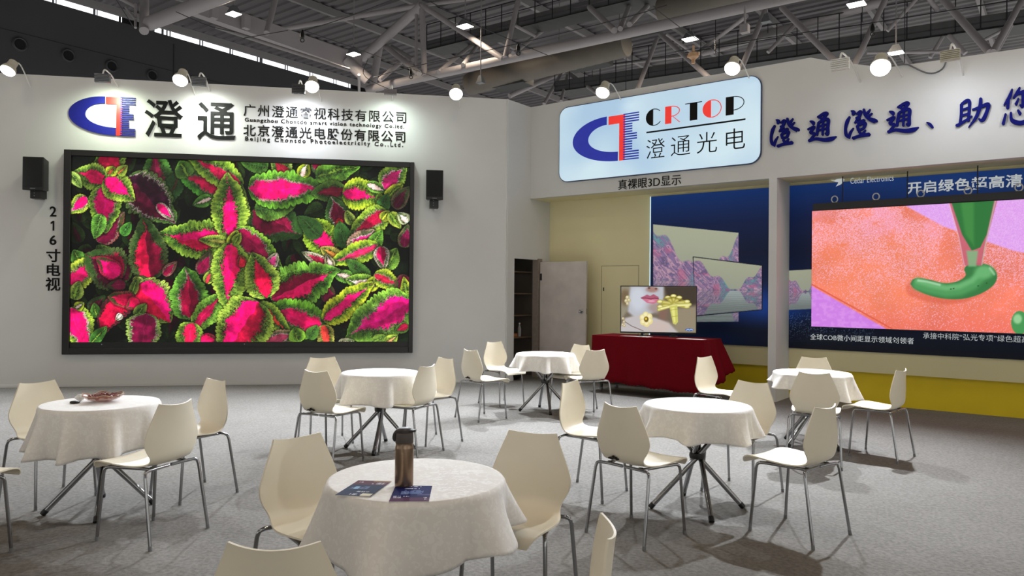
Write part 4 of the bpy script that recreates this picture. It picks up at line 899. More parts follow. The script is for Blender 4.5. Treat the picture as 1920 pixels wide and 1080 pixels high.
    ((560, 640, 552, 616, 13), D_(pink=GRN, grn=(140, 190, 56), pw=.1)), ((580, 634, 594, 612, 10), D_(pink=DGR, grn=(84, 130, 50), pw=.1)),
    ((764, 610, 742, 622, 8), D_(pink=(150, 16, 50), grn=(90, 120, 50), pw=.7)), ((724, 644, 744, 630, 9), D_(pink=(220, 140, 90), grn=(180, 200, 70), pw=.3)), ((700, 640, 722, 632, 9), D_(pink=GRN, grn=(130, 160, 60), pw=.1)),
]: V_(*a, **k)
sd = sstep(.40, .56, fbm(p.X * .022 + 70, p.Y * .026 + 9, 3)); p.A *= (.76 + .46 * sd)[..., None]; p.A *= (.90 + .2 * vnoise(p.X * .8, p.Y * .8))[..., None]  # sun and shade contrast painted into the coleus picture
p.build('picture', attr_mat('coleus_picture', 1.0), big)

# ------------------------------------------------------------------ poster on the cream wall and the pastry screen in front of it
pu0 = IW.uz(1220, 500, .03)[0]; pz0 = .72; pz1 = 3.06; pu1 = IW.uz(1985, 500, .03)[0]
po = thing('backlit_poster', 'long dark blue poster with lake landscapes covering the cream wall behind the openings', 'poster', IW.P(pu0, pz0))
mb = MB(); mb.pbox(IW, pu0 - .005, pu1, pz0, pz1, .0, .028); mb.build('case', M_dark, po)
mb = MB(); mb.pbox(IW, pu0 - .018, pu0 - .004, pz0, pz1, .006, .034); mb.build('lit_edge', mat('glowing_edge', (196, 226, 240), .4, emit=.85), po)
p = Pic(IW.P(pu0, pz0, .03), IW.P(pu1, pz0, .03), IW.P(pu0, pz1, .03), 820, 340)
yv = p.v; col = np.zeros_like(p.A)
stops = [(0, (4, 8, 20)), (.18, (6, 16, 40)), (.33, (9, 30, 74)), (.42, (8, 22, 56)), (.6, (7, 17, 44)), (.8, (9, 26, 66)), (1.0, (14, 48, 108))]
for c in range(3): col[..., c] = np.interp(yv, [s[0] for s in stops], [s[1][c] / 255 for s in stops])
p.A[...] = col
p.over((20, 74, 176), sstep(110, 0, np.hypot((p.X - 1440) * .8, (p.Y - 575) * 2.2)) * .6); p.over((20, 60, 130), sstep(90, 0, np.hypot((p.X - 1330) * .5, (p.Y - 640) * 3)) * .18)
p.over((22, 56, 118), sstep(260, 0, np.hypot((p.X - 1800) * .8, (p.Y - 320) * 2.2)) * .7)
cl = (vnoise(p.X * .9, p.Y * 1.5) > .78) * sstep(578, 596, p.Y) * sstep(650, 610, p.Y) * (p.X > 1470) * (p.X < 1640); p.over((120, 150, 190), cl * .55)
def mountains(Q, seed):
    """lake landscape inside a four-cornered frame Q (TL, TR, BR, BL)"""
    m = p.inside(Q, 1.0); Q = np.asarray(Q, float)
    fx = np.clip((p.X - Q[0][0]) / (Q[1][0] - Q[0][0]), 0, 1)
    yt = Q[0][1] + (Q[1][1] - Q[0][1]) * fx; yb = Q[3][1] + (Q[2][1] - Q[3][1]) * fx; fy = np.clip((p.Y - yt) / (yb - yt), 0, 1)
    sky = np.array([.74, .76, .66]) * (1 - .12 * fy)[..., None] + np.array([.0, .02, .06]) * fy[..., None]
    hz = .56
    ridge = np.where(fx < .62, hz * (.04 + 1.55 * fx + .10 * np.sin(fx * 22 + seed)), hz * (1 - (fx - .62) * 2.3 + .09 * np.sin(fx * 30)))
    up = fy < hz; yy = np.where(up, fy, 2 * hz - fy * 1.0)
    land = sstep(-.012, .012, yy - np.minimum(ridge, hz * .97)) * (yy < hz + .001)
    wx = fbm(fx * 4 + seed, yy * 5); q = fbm(fx * 4 + seed + 1.8 * wx, yy * 8 - fx * 5 + 1.4 * wx); ph = q * 7 + yy * 3 - fx * 2
    w = .5 + .5 * np.sin(2 * math.pi * ph); w2 = .5 + .5 * np.sin(2 * math.pi * (ph * 2.7 + .3))
    a, b, c = np.array([.60, .50, .68]), np.array([.46, .66, .70]), np.array([.84, .68, .78]); d = np.array([.34, .32, .50])
    k1 = sstep(.25, .85, w)[..., None]; k2 = sstep(.46, .62, fbm(fx * 5 + 3 + wx, yy * 7 + seed))[..., None]; lc = (a * (1 - k1) + c * k1) * (1 - k2) + (b * (1 - k1) + a * k1) * k2
    dk = (sstep(.70, .95, w2) * .45 + .5 * sstep(.56, .74, fbm(fx * 7 + 2 * wx, yy * 10 + seed)))[..., None]; lc = lc * (1 - dk) + d * dk
    hot = (sstep(.62, .72, fbm(fx * 6 + 20, yy * 9 + wx)) * .5)[..., None]; lc = lc * (1 - hot) + np.array([.82, .42, .58]) * hot
    ref = np.array([.70, .76, .76]) * (1 - sstep(hz, 1, fy)[..., None] * .25)
    st = .5 + .5 * np.sin(fy * 150 + 3 * fbm(fx * 20, fy * 30)); lm = fbm(fx * 3, fy * 40)
    cc = np.where(up[..., None], sky, ref); cc = cc * (1 - land[..., None]) + (np.where(up[..., None], lc, lc * .78 + ref * .18)) * land[..., None]
    cc = np.where((~up)[..., None], cc * (.94 + .14 * st * lm)[..., None], cc)
    p.over(np.clip(cc * .88, 0, 1), m)
mountains([(1224.6, 420.6), (1384.7, 436.5), (1384.7, 603), (1225, 604)], 1.0)
p.line([(1300, 482), (1428.5, 498), (1428.5, 580), (1305, 592), (1300, 482)], 2.4, (10, 16, 34))
mountains([(1300.4, 482.5), (1428.3, 498.4), (1428.0, 580), (1303, 591.5)], 2.3)
mountains([(1466, 508), (1540, 504), (1540, 578), (1466, 582)], 3.1)
p.build('printed_panel', attr_mat('poster_print', .55, 1.0, .5), po)
mT = mat('poster_lettering', (206, 212, 214), .6, emit=.45); 
for s, xl, xr, lo, hi, spc, off in (('开启绿色超高清', 1700.5, 1917, (1704, 364), (1704, 341), 1.04, .02), ('Cedar Electronics', 1594.4, 1675.5, (1597.7, 344.5), (1597.7, 333.5), 1.05, .0),
        ('全球COB微小间距显示领域创领者', 1519, 1713.5, (1521, 637), (1521, 625.5), 1.06, .004), ('承接中科院“弘光专项”绿色超高', 1730.6, 1929, (1731, 635), (1731, 623.2), 1.05, .0)):
    mb = MB(); text_px(mb, IW, s, xl, xr, lo, hi, .031, .034, spc, off); mb.build('lettering', mT, po)
lg = lambda pts: [IW.P(*IW.uz(1380 + x / 2.159, 300 + y / 2.159, .032), .031) for x, y in pts]
for pts in ([(400, 82), (425, 66), (440, 80), (426, 98), (404, 108), (414, 92)], [(380, 80), (412, 84), (420, 66), (428, 64), (424, 72), (408, 90)]):
    mb = MB(); mb.prism(lg(pts), IW.n * .003); mb.build('mark', mT, po)

DN = .27
du0 = IW.uz(1522, 500, DN)[0]; du1 = IW.uz(1990, 500, DN)[0]; dz1 = IW.uz(1522, 396, DN)[1]; dz0 = IW.uz(1522, 612, DN)[1]
dd = thing('led_hanging_screen', 'hanging display showing green cream piped on an orange sheet, in front of the blue poster', 'screen', IW.P(du0, dz0, DN))
mb = MB(); mb.pbox(IW, du0, du1, dz0 - .01, dz1 + .01, DN - .10, DN - .004); mb.build('housing', M_black, dd)
mb = MB(); mb.pbox(IW, du0 + .015, du1, dz1 + .01, dz1 + .10, DN - .12, DN + .02); mb.build('hanging_beam', M_black, dd)
for x, y in ((1563, 380), (1641, 378.5), (1725, 373.5), (1814, 368.5), (1910, 363)):
    u = IW.uz(x, y, DN)[0]; c = IW.P(u, dz1 + .15, DN - .05); mb = MB()
    mb.tube([c + dR * (.04 * math.cos(a)) + ZV * (.045 * math.sin(a)) for a in np.linspace(0, 2 * math.pi, 15)], .009, 6); mb.build('lifting_ring', M_white, dd, 60)
for x in (1578, 1700, 1832):
    u = IW.uz(x, 380, DN)[0]; mb = MB(); mb.tube([IW.P(u, dz1 + .09, DN - .05), IW.P(u, SOFF, DN - .05)], .007, 6); mb.build('suspension_wire', M_dark, dd)
p = Pic(IW.P(du0, dz0, DN), IW.P(du1, dz0, DN), IW.P(du0, dz1, DN), 460, 280)
n = fbm(p.X * .02, p.Y * .02); p.A[...] = np.array([238, 124, 98]) / 255 * (.9 + .2 * n)[..., None]
p.over((250, 150, 96), sstep(150, 20, np.hypot((p.X - 1640) * .7, (p.Y - 500))) * .35); p.over((234, 106, 92), sstep(560, 640, p.Y) * .6)
dens = sstep(.30, .60, fbm(p.X * .018 + 3, p.Y * .025)) * sstep(670, 400, p.Y); sp = .55 * RNG.random(p.X.shape) + .45 * vnoise(p.X * .7, p.Y * .8)
p.over((252, 186, 212), sstep(.74 - .30 * dens, .86 - .30 * dens, sp) * .85)
p.over((246, 170, 216), sstep(.5, .8, fbm(p.X * .02 + 8, p.Y * .03)) * sstep(520, 390, p.Y) * .45)
p.poly([(1680, 376), (2000, 360), (2000, 490), (1900, 470), (1770, 425)], (222, 158, 236), 3); g_ = p.inside([(1680, 376), (2000, 360), (2000, 490), (1900, 470), (1770, 425)], 3)
p.over((240, 196, 246), g_ * (vnoise(p.X * .8, p.Y) > .55) * .5)
p.line([(1522, 533), (1672, 616)], 2.5, (222, 92, 70), 2); q_ = [(1520, 535), (1664, 618), (1520, 622)]; p.poly(q_, (206, 128, 228), 2); p.over((226, 160, 240), p.inside(q_, 2) * sstep(.4, .7, fbm(p.X * .15, p.Y * .2)) * .5)
# green cream and piping bag
p.line([(1716, 541), (1738, 548), (1770, 554), (1800, 551), (1830, 540), (1848, 524)], 34, (206, 84, 62), 8, .45)
cm = [(1380 + x / 2.159, 300 + y / 2.159) for x, y, _ in smooth_line([(x, y, 0) for x, y in ((706, 502), (716, 484), (742, 478), (790, 486), (832, 497), (872, 497), (908, 486), (930, 466), (924, 440), (945, 422), (990, 418), (1032, 430), (1056, 460), (1050, 496), (1018, 526), (968, 550), (908, 563), (840, 561), (776, 546), (724, 522), (706, 502))], 5)]
p.poly(cm, (54, 122, 66), 2); cr = [(1722, 531), (1745, 538), (1775, 544), (1800, 541), (1824, 530), (1842, 512)]
p.line([(x, y + 2) for x, y in cr], 22, (82, 158, 94), 12, .9); p.line([(x - 1, y - 4) for x, y in cr], 10, (112, 184, 120), 9, .8); p.ell(1846, 510, 17, 12, (104, 178, 112), 12); p.line([(1722, 526), (1738, 528), (1762, 534)], 4, (190, 228, 190), 4, .7); p.line([(1856, 503), (1864, 514)], 4, (186, 226, 188), 4, .6)
for x, y in ((1783, 542), (1788, 541), (1834, 536), (1850, 531)): p.ell(x, y, 1.6, 1.2, (34, 84, 44), 1)
p.poly([(1778, 374), (1872, 368), (1846, 466), (1842, 498), (1806, 498), (1797, 440)], (196, 96, 112), 2, .9)
p.poly([(1782, 374), (1866, 368), (1850, 440), (1838, 464), (1822, 470), (1804, 440)], (44, 116, 56), 2); p.poly([(1800, 372), (1826, 371), (1826, 460), (1810, 440)], (72, 146, 70), 8, .7); p.poly([(1812, 470), (1834, 470), (1830, 500), (1816, 500)], (120, 186, 130), 5, .8)
p.line([(1778, 376), (1798, 446), (1808, 498)], 2, (236, 190, 200), 2, .7); p.line([(1868, 370), (1848, 456), (1841, 496)], 2, (180, 220, 190), 2, .6)
p.ell(1912, 605, 16, 22, (70, 150, 84)); p.ell(1908, 598, 8, 9, (150, 206, 150), 6)
p.build('picture', attr_mat('pastry_picture', 1.0), dd)
# ================================================================== CHAIRS
def shell_mb():
    prof = [(.268, .412, .150), (.262, .432, .166), (.245, .448, .180), (.20, .459, .197), (.13, .458, .205), (.05, .452, .204), (-.03, .447, .195), (-.09, .447, .180), (-.135, .455, .164), (-.165, .473, .157), (-.184, .503, .166), (-.192, .545, .190), (-.196, .585, .203), (-.199, .625, .200), (-.203, .68, .180), (-.209, .735, .156), (-.215, .785, .134), (-.219, .812, .123)]
    Q = smooth_line(prof, 4); NU = 16; N = len(Q)
    pts = np.zeros((N, NU + 1, 3))
    for i, q in enumerate(Q):
        a = Q[max(i - 1, 0)]; c = Q[min(i + 1, N - 1)]; t = np.array([c[0] - a[0], c[1] - a[1]]); t /= np.linalg.norm(t); nrm = np.array([-t[1], t[0]])   # profile runs front to back then up
        if nrm[1] < 0 and q[1] < .47: nrm = -nrm
        if q[1] >= .47: nrm = np.array([abs(t[1]), -t[0] * np.sign(t[1])]) if False else np.array([abs(t[1]), max(0, -t[0]) * 0 + abs(t[0])])
        k = sstep(.45, .60, np.array(q[1])); cup = .010 + .024 * float(k)
        if i > N - 8: cup -= .004 * (i - N + 8) / 8
        for j in range(NU + 1):
            x = -1 + 2 * j / NU; o = cup * x * x
            z = q[1] + nrm[1] * o; y = q[0] + nrm[0] * o
            if i > N - 10: z += .010 * (abs(x) ** 2 - .6) * ((i - N + 10) / 9)
            pts[i, j] = (x * q[2], y, z)
    # normals by finite differences
    gu = np.gradient(pts, axis=1); gv = np.gradient(pts, axis=0); nr = np.cross(gu, gv); nr /= np.linalg.norm(nr, axis=2, keepdims=True) + 1e-12
    lo = pts - nr * .004 ; hi = pts + nr * .004
    if nr[N // 4, NU // 2, 2] < 0: lo, hi = hi, lo
    mb = MB(); W = NU + 1; vs = [tuple(v) for v in hi.reshape(-1, 3)] + [tuple(v) for v in lo.reshape(-1, 3)]; K = N * W; fs = []
    for i in range(N - 1):
        for j in range(NU):
            a = i * W + j; fs += [(a, a + W, a + W + 1, a + 1), (K + a, K + a + 1, K + a + W + 1, K + a + W)]
    rim = [i * W for i in range(N)] + [(N - 1) * W + j for j in range(1, W)] + [i * W + NU for i in range(N - 2, -1, -1)] + [j for j in range(NU - 1, 0, -1)]
    for a, b in zip(rim, rim[1:] + rim[:1]): fs.append((a, b, K + b, K + a)[::-1])
    return mb.add(vs, fs)
CH = None
def leg_path(sx, front):
    if front: return smooth_line([(sx * .125, -.145, .434), (sx * .150, -.02, .437), (sx * .176, .11, .438)], 4) + smooth_line([(sx * .184, .140, .436), (sx * .190, .154, .424), (sx * .193, .160, .400)], 5) + [np.array((sx * .209, .191, .004))]
    return [np.array((sx * .01, -.150, .436)), np.array((sx * .11, -.156, .437))] + smooth_line([(sx * .178, -.162, .437), (sx * .198, -.168, .428), (sx * .206, -.176, .402)], 6) + [np.array((sx * .224, -.239, .004))]
def chair_proto(label, sticker):
    t = thing('moulded_chair', label, 'chair', (0, 0, 0), None, 0, True)
    mb = shell_mb(); mb.build('shell', M_shell, t, 50)
    for sx in (-1, 1):
        for fr in (True, False):
            mb = MB(); mb.tube(leg_path(sx, fr), .0098, 10); lg_ = mb.build('leg', M_chrome, t, 60)
            mb = MB(); q = leg_path(sx, fr); d = (q[-1] - q[-2]) / np.linalg.norm(q[-1] - q[-2]); mb.tube([q[-1] - d * .022, q[-1] - np.array([0, 0, .004])], .0112, 8); mb.build('foot_cap', mat('grey_foot_cap', (112, 113, 115), .4), lg_, 60)
    mb = MB()
    for x, y in ((-.12, -.14), (.12, -.14), (-.15, .1), (.15, .1)): mb.lathe([(.014, .428), (.014, .447)], 8, (x, y, 0))
    mb.build('mounting_pads', M_black, t)
    if sticker:
        mb = MB(); r = random.Random(4)
        for k in range(7):
            x = -.085 + k * .010; z = .474 + r.uniform(0, .012); mb.box(x, x + .008, -.199 - .0005, -.176, z, z + r.uniform(.008, .016))
        mb.build('sticker', M_black, t)
    return t
GRP = 'white moulded chairs round the tables'
chairs = [  # x, y, yaw, sticker, label
 (-3.256, 5.244, -2.074, 0, 'white moulded chair behind the left of the candy dish table, facing the viewer'),
 (-2.196, 4.511, 1.214, 0, 'white moulded chair seen from behind at the near right of the candy dish table'),
 (-2.337, 5.404, 2.482, 0, 'white moulded chair behind the right of the candy dish table'),
 (-3.08, 4.075, -.35, 0, 'white moulded chair cut by the left edge, only its seat corner and one leg showing'),
 (-.850, 3.306, -2.305, 0, 'large white moulded chair tucked in at the left of the flask table'),
 (.034, 3.412, 2.755, 0, 'large white moulded chair right of the flask table, a cloth flap lying over its seat'),
 (-.643, 2.183, .047, 0, 'white chair back at the bottom edge, in front of the left of the flask table'),
 (.087, 2.165, 1.525, 0, 'thin white chair back seen edge-on at the bottom edge, right of the flask table'),
 (-1.562, 6.403, -.467, 1, 'white moulded chair with dark sticker, left of the table under the flower screen'),
 (-1.818, 7.30, -2.64, 0, 'white moulded chair half hidden behind the stickered chair under the flower screen'),
 (-.940, 6.835, 1.13, 0, 'white moulded chair seen from behind at the right of the table under the flower screen'),
 (-.810, 7.386, 2.289, 0, 'white moulded chair facing left, behind the right of the table under the flower screen'),
 (-.334, 8.746, -.861, 1, 'white moulded chair seen from behind, left of the table by the open storeroom door'),
 (-.110, 9.849, -2.436, 0, 'white moulded chair against the white wall, left of the open storeroom doorway'),
 (.779, 9.474, 2.374, 0, 'white moulded chair mostly hidden between the open door and the red table'),
 (.92, 8.95, .42, 0, 'white moulded chair seen from behind in front of the left end of the red table'),
 (1.802, 4.665, .687, 0, 'white moulded chair at the near right of the crossed-leg table, seat showing to its left'),
 (.805, 4.621, -.830, 1, 'white moulded chair with dark sticker at the near left of the crossed-leg table'),
 (.607, 5.516, -2.146, 0, 'white moulded chair facing right, directly left of the crossed-leg table'),
 (1.734, 5.588, 2.336, 0, 'white moulded chair behind the right of the crossed-leg table'),
 (2.196, 7.79, 3.841, 0, 'white moulded chair in front of the right end of the red table'),
 (3.202, 7.817, 2.757, 0, 'white chair back rising behind the table beside the column'),
 (2.72, 6.60, -.45, 0, 'white moulded chair in front of the table beside the column, back to the viewer'),
 (3.425, 6.877, .773, 0, 'white moulded chair at the far right, side-on before the yellow wall band'),
]
protos = {}
for x, y, a, st, lab in chairs:
    if st not in protos: o = protos[st] = chair_proto(lab, st)
    else: o = copy_tree(protos[st])
    o.location = (x, y, 0); o.rotation_euler = (0, 0, a); o['label'] = lab; o['category'] = 'chair'; o['group'] = GRP

# ================================================================== ROUND TABLES AND CLOTHS
def cloth_mat():
    m = bpy.data.materials.new('white_damask'); m.use_nodes = True; nt = m.node_tree; b = nt.nodes['Principled BSDF']
    tc = nt.nodes.new('ShaderNodeTexCoord'); v = nt.nodes.new('ShaderNodeTexVoronoi'); v.inputs['Scale'].default_value = 34; v.feature = 'SMOOTH_F1'
    n = nt.nodes.new('ShaderNodeTexNoise'); n.inputs['Scale'].default_value = 22; n.inputs['Detail'].default_value = 3
    mp = nt.nodes.new('ShaderNodeMixRGB'); mp.inputs[0].default_value = .16
    nt.links.new(tc.outputs['Object'], n.inputs['Vector']); nt.links.new(tc.outputs['Object'], mp.inputs[1]); nt.links.new(n.outputs['Color'], mp.inputs[2]); nt.links.new(mp.outputs[0], v.inputs['Vector'])
    r = nt.nodes.new('ShaderNodeValToRGB'); r.color_ramp.elements[0].position = .30; r.color_ramp.elements[1].position = .42
    r.color_ramp.elements[0].color = L4((226, 223, 219)); r.color_ramp.elements[1].color = L4((220, 216, 212))
    nt.links.new(v.outputs['Distance'], r.inputs['Fac']); nt.links.new(r.outputs['Color'], b.inputs['Base Color'])
    r2 = nt.nodes.new('ShaderNodeValToRGB'); r2.color_ramp.elements[0].position = .30; r2.color_ramp.elements[1].position = .42
    r2.color_ramp.elements[0].color = (.6, .6, .6, 1); r2.color_ramp.elements[1].color = (.8, .8, .8, 1)
    nt.links.new(v.outputs['Distance'], r2.inputs['Fac']); nt.links.new(r2.outputs['Color'], b.inputs['Roughness'])
    b.inputs['Sheen Weight'].default_value = .15; b.inputs['Specular IOR Level'].default_value = .25
    return m
M_cloth = cloth_mat()
TH, TR = .716, .362
def round_table(x, y, rot, lab, clab, drop, tilt, tdir, amp, nf, seed, lever=False, flaps=()):
    t = thing('round_table', lab, 'table', (x, y, 0), 'round tables with crossed chrome legs', 0, True)
    mb = MB(); mb.lathe([(TR - .012, TH - .026), (TR, TH - .02), (TR, TH - .006), (TR - .006, TH - .001)], 48); mb.build('table_top', M_white, t, 40, world=False)
    hub_z = .37
    for k in range(4):
        a = rot + k * math.pi / 2; e = np.array([math.cos(a), math.sin(a), 0]); s = np.array([-e[1], e[0], 0])
        f = e * .325; c = s * .024 + np.array([0, 0, hub_z]); tp = -e * .27 + s * .03; tp[2] = TH - .026
        mb = MB(); mb.tube([f + np.array([0, 0, .012]), c, tp], .0178, 12); lg_ = mb.build('leg', M_chrome, t, 60, world=False)
        d = (f - c) / np.linalg.norm(f - c); mb = MB(); mb.tube([f + np.array([0, 0, .012]) - d * .03, f + np.array([0, 0, .012]) + d * .006], [.0192, .0192], 12); mb.build('foot_cap', M_black, lg_, 60, world=False)
    mb = MB(); mb.lathe([(.030, hub_z - .022), (.052, hub_z - .018), (.055, hub_z), (.052, hub_z + .018), (.030, hub_z + .022)], 16); mb.build('hub_clamp', M_black, t, 40, world=False)
    if lever: mb = MB(); mb.tube([(.03, -.045, hub_z + .03), (.10, -.06, hub_z + .028), (.15, -.06, hub_z + .04)], [.018, .014, .008], 8); mb.build('clamp_lever', mat('brown_lever', (84, 44, 36), .5), t, 60, world=False)
    mb = MB(); mb.lathe([(.03, TH - .05), (.30, TH - .028), (.30, TH - .026)], 24); mb.build('top_bracket', M_black, t, 40, world=False)
    # the cloth lies on the table: a thing of its own
    R_ = random.Random(seed); ph = [R_.uniform(0, 6.28) for _ in range(6)]; NA = 144; NR = 16
    def P(i, j):
        a = 2 * math.pi * i / NA; s = j / NR
        dr_ = drop + tilt * math.cos(a - tdir)
        for fa, fw_, fd, fo in flaps: dr_ += fd * math.exp(-(((a - fa + math.pi) % (2 * math.pi) - math.pi) / fw_) ** 2)
        w = math.sin(nf * a + ph[0] + .7 * math.sin(2 * a + ph[1])); w = 2 * ((w + 1) / 2) ** 1.5 - 1
        w2 = math.sin((nf * 2 + 1) * a + ph[2]) * .25
        out = .012 + .030 * s + 2.0 * amp * (s ** .6) * (w + w2)
        for fa, fw_, fd, fo in flaps: out += fo * s * math.exp(-(((a - fa + math.pi) % (2 * math.pi) - math.pi) / fw_) ** 2)
        r = TR + .004 + max(out * s ** .5, 0.003 * s); z = TH + .004 - .006 * min(s * 8, 1) - dr_ * s - .004 * w * s
        return (r * math.cos(a), r * math.sin(a), z)
    mb = MB(); vs = [(0, 0, TH + .005)]; fs = []
    rings = [(.10, TH + .005), (.2, TH + .005), (.30, TH + .005), (TR - .012, TH + .005), (TR - .002, TH + .0042)]
    for r, z in rings: vs += [(r * math.cos(2 * math.pi * i / NA), r * math.sin(2 * math.pi * i / NA), z) for i in range(NA)]
    for j in range(1, NR + 1): vs += [P(i, j) for i in range(NA)]
    fs += [(0, 1 + i, 1 + (i + 1) % NA) for i in range(NA)]
    for j in range(len(rings) + NR - 1):
        for i in range(NA): a_ = 1 + j * NA + i; b_ = 1 + j * NA + (i + 1) % NA; fs.append((a_, a_ + NA, b_ + NA, b_))
    mb.add(vs, fs); o = mb.build('tablecloth', M_cloth, None, 70, world=False); o.location = (x, y, 0)
    so = o.modifiers.new('thickness', 'SOLIDIFY'); so.thickness = .0018; so.offset = 1
    tag(o, clab, 'tablecloth', 'round white tablecloths'); return t
round_table(-2.776, 5.0, .45, 'round table under the candy dish, its chrome legs splayed out', 'white cloth on the round table that holds the candy dish', .275, .03, -2.0, .030, 9, 11, True)
round_table(-.39, 3.068, .3, 'nearest round table, under the flask and two leaflets', 'largest white patterned cloth, on the nearest table with flask and leaflets', .225, .05, -1.9, .034, 6, 23, False, ((-.22, .26, -.02, .055), (-.75, .22, -.04, -.005)))
round_table(-1.242, 7.02, .0, 'round table under the flower screen with nothing on it', 'white cloth on the bare table under the flower screen', .238, .025, -1.2, .030, 8, 31)
round_table(.427, 9.30, .17, 'small far round table before the open storeroom door', 'white cloth on the far table before the open storeroom door', .19, .02, -.4, .030, 8, 47)
round_table(1.30, 5.15, .05, 'round table whose crossed chrome legs are in full view', 'white cloth on the table whose crossed chrome legs are in full view', .178, .02, -.9, .028, 8, 53)
round_table(2.99, 7.344, .47, 'round table beside the white column near the yellow wall band', 'bluish white cloth on the table beside the white column', .175, .07, -.5, .030, 7, 61)

# ================================================================== THINGS ON THE TABLES
TT = TH + .0068
c = atz(193, 753, TT); dish = thing('glass_dish', 'leaf-edged glass dish full of candies on the left table', 'dish', c)
mb = MB(); NA = 72; prof = [(.045, .0), (.052, .004), (.085, .014), (.112, .030), (.128, .045)]; vs = []; fs = []
for side_ in (0, 1):
    for r, z in (prof if side_ == 0 else [(r - .004, z + .0045) for r, z in prof]):
        for i in range(NA):
            a = 2 * math.pi * i / NA; k = (r / .128) ** 3; w = 1 + .10 * k * math.cos(6 * a); vs.append(c + np.array([r * w * math.cos(a), r * w * math.sin(a), z + .008 * k * math.cos(6 * a)]))
m_ = len(prof)
for j in range(m_ - 1):
    for i in range(NA):
        a_, b_ = j * NA + i, j * NA + (i + 1) % NA; fs += [(a_, b_, b_ + NA, a_ + NA), ((m_ + j) * NA + i, (m_ + j + 1) * NA + i, (m_ + j + 1) * NA + (i + 1) % NA, (m_ + j) * NA + (i + 1) % NA)]
for i in range(NA): fs.append(((m_ - 1) * NA + i, (m_ - 1) * NA + (i + 1) % NA, (2 * m_ - 1) * NA + (i + 1) % NA, (2 * m_ - 1) * NA + i))
fs += [tuple(range(NA - 1, -1, -1)), tuple(m_ * NA + i for i in range(NA))]
mb.add(vs, fs); mb.build('bowl', mat('clear_amber_glass', (170, 112, 88), .08, var=.1, alpha=.40, spec=.8), dish, 50)
mb = MB(); mb.tube([c + np.array([.127 * (1 + .10 * math.cos(6 * a)) * math.cos(a), .126 * (1 + .10 * math.cos(6 * a)) * math.sin(a), .049 + .008 * math.cos(6 * a)]) for a in np.linspace(0, 2 * math.pi, 73)], .0018, 6); mb.build('rim', mat('glass_rim', (206, 190, 164), .1, spec=.8, alpha=.8), dish, 60)
r_ = random.Random(5); base_c = None
for k in range(34):
    a = r_.uniform(0, 6.28); rr = .088 * math.sqrt(r_.random()); pz = .018 + .030 * (1 - rr / .10) * r_.random() + .020 * (rr / .09)
    q = c + np.array([rr * math.cos(a), rr * math.sin(a), pz])
    if base_c is None:
        t = thing('wrapped_candy', 'reddish wrapped candy heaped in the glass dish', 'candy', q, 'wrapped candies in the glass dish', 0, True)
        mb = MB(); mb.lathe([(.002, -.021), (.009, -.017), (.003, -.012), (.009, -.008), (.011, 0), (.009, .008), (.003, .012), (.009, .017), (.002, .021)], 8, (0, 0, 0), (1, 0, 0)); mb.build('wrapper', mat('reddish_candy_wrapper', (112, 46, 36), .25, var=.35, scale=60, coat=.4), t, 40, world=False)
        base_c = t
    else: t = copy_tree(base_c)
    t.location = tuple(q); t.rotation_euler = (r_.uniform(-.4, .4), r_.uniform(-.4, .4), r_.uniform(0, 6.28))
p_ = atz(147, 752, TT); mb = MB(); r_ = random.Random(9); NN = 10
def tis(u, v):
    a = 2 * math.pi * u; ph_ = math.pi * v; k = 1 + .45 * (vnoise(np.array(u % 1 * 5.0 + 3), np.array(v * 4.0)) - .5) * (1 if 0 < v < 1 else 0)
    return p_ + np.array([.034 * k * math.sin(ph_) * math.cos(a), .026 * k * math.sin(ph_) * math.sin(a), .023 - .023 * k * math.cos(ph_)]) + np.array([0, .015, .0])
mb.grid(tis, 16, 10); tag(mb.build('crumpled_tissue', mat('white_tissue', (236, 236, 234), .9, bump=.9, scale=60), smooth=25), 'crumpled white tissue lying beside the candy dish', 'tissue')
p_ = atz(146, 755.2, TT); mb = MB()
for kk in (0,): mb.lathe([(.022, 0), (.030, .004), (.032, .010), (.026, .015), (.004, .017)], 20, p_ - np.array([.005, .025, 0]))
tag(mb.build('small_lid', M_black, smooth=40), 'small black oval lid in front of the crumpled tissue', 'lid')

# flask
b0 = atz(757.5, 911, TT); fl_ = thing('flask', 'bronze metal flask with dark lid standing on the nearest table', 'flask', b0)
mb = MB(); mb.lathe([(.033, 0), (.0365, .003), (.0368, .010), (.0368, .150), (.0362, .156), (.0345, .163), (.0345, .172)], 36, b0); mb.build('body', mat('bronze_metal', (138, 116, 98), .28, 1.0, var=.06, scale=3), fl_, 40)
mb = MB(); mb.lathe([(.0352, .172), (.0362, .175), (.0362, .206), (.034, .213), (.030, .216)], 36, b0); mb.build('collar', mat('grey_brown_plastic', (70, 62, 58), .45), fl_, 40)
mb = MB(); mb.lathe([(.032, .207), (.0335, .212), (.033, .224), (.027, .230), (.010, .2325)], 32, b0); mb.para(b0 + np.array([.022, -.012, .213]), (.024, 0, .004), (0, .024, 0), (0, 0, .008)); mb.build('lid', mat('dark_lid_plastic', (40, 36, 36), .4), fl_, 40)
mb = MB(); mb.tube(smooth_line([b0 + np.array(q) for q in ((-.028, -.006, .219), (-.037, -.008, .208), (-.040, -.008, .190), (-.035, -.006, .181))], 5), .007, 8); mb.build('lid_hinge', mat('dark_lid_plastic', (40, 36, 36), .4), fl_, 50)

